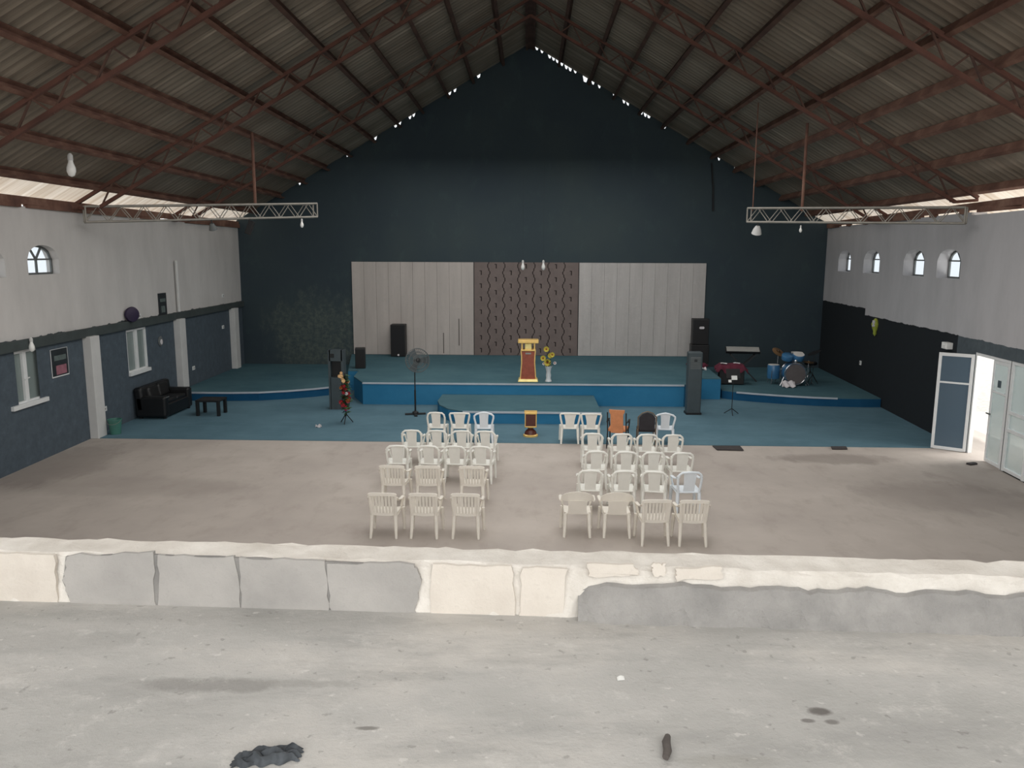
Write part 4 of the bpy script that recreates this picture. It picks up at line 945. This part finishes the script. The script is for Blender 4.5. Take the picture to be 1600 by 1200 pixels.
for px, nm in ((817, 'left'), (849, 'right')):
    c = PY(px, 416, 30.9); bulb(c, f'white bulb hanging before the brown cladding, the {nm} one of the pair', zroof(c.x)-.75-c.z, 1.2)
c = PY(111, 262, 17.2); bulb(c, 'white bulb hanging under the left roof slope near the eaves', zroof(c.x)-.02-c.z, 1.5)

# right wall bits
c = WR(1370, 511); t = thing('hanging_ornament', 'yellow-green hanging ornament on the dark right wall', 'ornament', (c.x-.05, c.y, c.z))
MB().lathe([(.001, -.3), (.06, -.22), (.05, -.14), (.09, -.05), (.13, .1), (.09, .2), (.03, .28)], n=14).build('body', 'lime', t, smooth=True); MB().box((-.09, -.06, .12), (.05, .08, .2)).build('pale_tag', 'white_cloth', t)
c = WR(1345, 567); t = thing('wall_socket', 'small white socket low on the dark right wall', 'socket', (c.x, c.y, c.z), -math.atan(KR)); MB().box((-.012, 0, 0), (.024, .15, .15)).build('plate', 'white_alu', t, bevel=.005); MB().box((-.027, 0, 0), (.008, .05, .05)).build('insert', 'galv', t)
c = WR(1485, 540); t = thing('emergency_light', 'small white box light on the wall above the open door', 'light', (c.x-.0, c.y, c.z), -math.atan(KR)); MB().box((-.08, 0, 0), (.16, .3, .17)).build('housing', 'bulb_white', t, bevel=.01); MB().box((-.165, 0, -.02), (.012, .22, .08)).build('lens', 'paper', t)
for pts, lab in (([(1113, 698), (1156, 698), (1162, 705), (1120, 704)], 'dark doormat at the carpet edge near the drum-side chairs'), ([(1298, 699), (1322, 699), (1324, 703), (1300, 703)], 'small dark mat on the carpet edge towards the glass door')):
    q = [P(*p) for p in pts]; tag(MB().prism([(p.x, p.y) for p in q], lambda x, y: (x, y, .013), lambda x, y: (x, y, .03)).build('doormat', 'dark_mat'), lab, 'mat')
c = P(1532, 726); tag(MB().box((0, 0, .02), (.22, .12, .04), .4).box((.08, .05, .02), (.12, .07, .03), .9).build('floor_debris', 'dark_mat', loc=(c.x-.2, c.y, 0)), 'flat dark scrap on the floor before the doorway', 'scrap')

# ------------------------------------------------------------------ lighting trusses hung under the roof
def ltruss(a, b, label, h=.38):
    a, b = Vector(a), Vector(b); t = thing('lighting_truss', label, 'lighting truss', a, math.atan2(b.y-a.y, b.x-a.x)); Lh = (Vector((b.x, b.y, 0))-Vector((a.x, a.y, 0))).length; dz = b.z-a.z
    c1, wb = MB(), MB(); zf = lambda x: dz*x/Lh
    for y in (-.15, .15):
        for z in (0, h): c1.tube([(0, y, z), (Lh, y, z+dz)], .028, 8)
    n = int(Lh/.55)
    for k in range(n):
        x0, x1 = Lh*k/n, Lh*(k+1)/n; xm = (x0+x1)/2
        for y in (-.15, .15): wb.tube([(x0, y, zf(x0)), (xm, y, h+zf(xm)), (x1, y, zf(x1))], .014, 6)
    for x in (0, Lh): 
        wb.tube([(x, -.15, zf(x)), (x, -.15, h+zf(x)), (x, .15, h+zf(x)), (x, .15, zf(x)), (x, -.15, zf(x))], .02, 6)
    c1.build('rail', 'galv', t, smooth=True); wb.build('web', 'galv', t); return t
aL_, bL_ = PY(118, 347, 19.9), PY(493, 339, 23.6)
aL_.x = max(aL_.x, xl(aL_.y)+.25)
ltruss(aL_, bL_, 'grey lattice lighting truss hanging by the left wall top')
aR_, bR_ = PY(1170, 347, 23.0), PY(1508, 349, 19.8)
ltruss(aR_, bR_, 'grey lattice lighting truss hanging by the right wall top')
def post(px, Y, ytop, ybot, w, label, z1=None):
    a = PY(px, ybot, Y); zt_ = zroof(a.x)-.16 if z1 is None else z1
    tag(MB().tube([(a.x, a.y, a.z), (a.x, a.y, zt_)], w, 8).build('hanger_rod', 'rust'), label, 'hanger rod')
post(399, 22.75, 215, 322, .045, 'rusty hanger rod holding up the left lighting truss')
post(1253, 22.2, 205, 330, .04, 'thick rusty hanger rod holding up the right lighting truss')
post(1176, 22.9, 245, 330, .015, 'thin hanger rod at the inner end of the right lighting truss')
def spot(loc, label, mat='white_paint', s=1.0, tl=25):
    t = thing('stage_light', label, 'stage light', loc)
    mt = Matrix.Rotation(R_(tl), 3, 'X')
    MB().lathe([(.06*s, -.02), (.11*s, -.12*s), (.14*s, -.24*s), (.12*s, -.25*s)], n=16, tilt=mt).build('lamp_housing', mat, t, smooth=True); MB().tube([(0, 0, 0), (0, 0, .1)], .02, 6).build('clamp', 'black_metal', t)
def rail(a, b, k):
    d = (b-a); q = a.lerp(b, k); n_ = Vector((d.y, -d.x, 0)).normalized(); return q + n_*.15
p = rail(aR_, bR_, .06); spot((p.x, p.y, p.z-.1), 'white stage light under the inner end of the right truss')
p = rail(aR_, bR_, .28); bulb((p.x, p.y, p.z-.2), 'tiny white bulb under the right lighting truss', .2, .6)
p = rail(aL_, bL_, .92); bulb((p.x, p.y, p.z-.2), 'tiny white bulb under the inner end of the left truss', .2, .8)
p = rail(aL_, bL_, .5); spot((p.x, p.y, p.z-.1), 'grey stage light under the middle of the left truss', 'mid_grey', .8)
p = rail(aL_, bL_, .67); t = thing('flood_light', 'black tilted flood light under the left lighting truss', 'stage light', (p.x, p.y, p.z-.1)); MB().box((0, 0, -.16), (.16, .14, .38), 0, 0, R_(22)).build('lamp_housing', 'black_plastic', t, bevel=.015); MB().tube([(0, 0, -.02), (0, 0, .1)], .02, 6).build('clamp', 'black_metal', t)
# cable hanging on the gable wall
a, b = PY(1112, 255, YB-.03), PY(1114, 330, YB-.03)
tag(MB().tube([a, a.lerp(b, .5)+Vector((.03, 0, 0)), b], .035, 6).build('hanging_cable', 'black_plastic'), 'black cable hanging on the dark gable wall at right', 'cable')

# ------------------------------------------------------------------ light
w = bpy.data.worlds.new('sky'); SC.world = w; w.use_nodes = True
nt = w.node_tree; bg = nt.nodes['Background']; bg.inputs['Color'].default_value = (.93, .97, 1, 1); bg.inputs['Strength'].default_value = 1.15
def area(name, loc, target, sx, sy, power, col=(1, 1, 1)):
    l = bpy.data.lights.new(name, 'AREA'); l.shape = 'RECTANGLE'; l.size = sx; l.size_y = sy; l.energy = power; l.color = col
    o = bpy.data.objects.new(name, l); COL.objects.link(o); o.location = loc; o.rotation_euler = (Vector(target)-Vector(loc)).to_track_quat('-Z', 'Y').to_euler(); return o
area('rear_daylight', (0, -4.5, 7.2), (0, 16, 1.5), 20, 4, 800, (1, .98, .95))
area('hall_fill', (0, 17.5, 8.5), (0, 17.5, 0), 12, 24, 1450, (1, .985, .96))  # added fill lamp under the closed roof, evens out the hall light
area('gallery_fill', (0, -.5, 8.2), (0, -.3, 3), 16, 4.5, 160, (1, .985, .96))  # extra unseen lamp over the gallery, added to brighten its floor evenly
sl = bpy.data.lights.new('sun', 'SUN'); sl.energy = 3.5; sl.angle = .05; so = bpy.data.objects.new('sun', sl); COL.objects.link(so); so.rotation_euler = (R_(4), R_(3), 0)
area('doorway_daylight', (13.5, DY1-.8, 2.2), (6, DY1-.5, .4), 2.5, 2.5, 300, (1, .97, .92))
SC.view_settings.view_transform = 'Standard'; SC.view_settings.look = 'None'; SC.view_settings.exposure = 0
SC.cycles.max_bounces = 8; SC.cycles.diffuse_bounces = 5; SC.cycles.use_denoising = True; SC.cycles.sample_clamp_indirect = 6
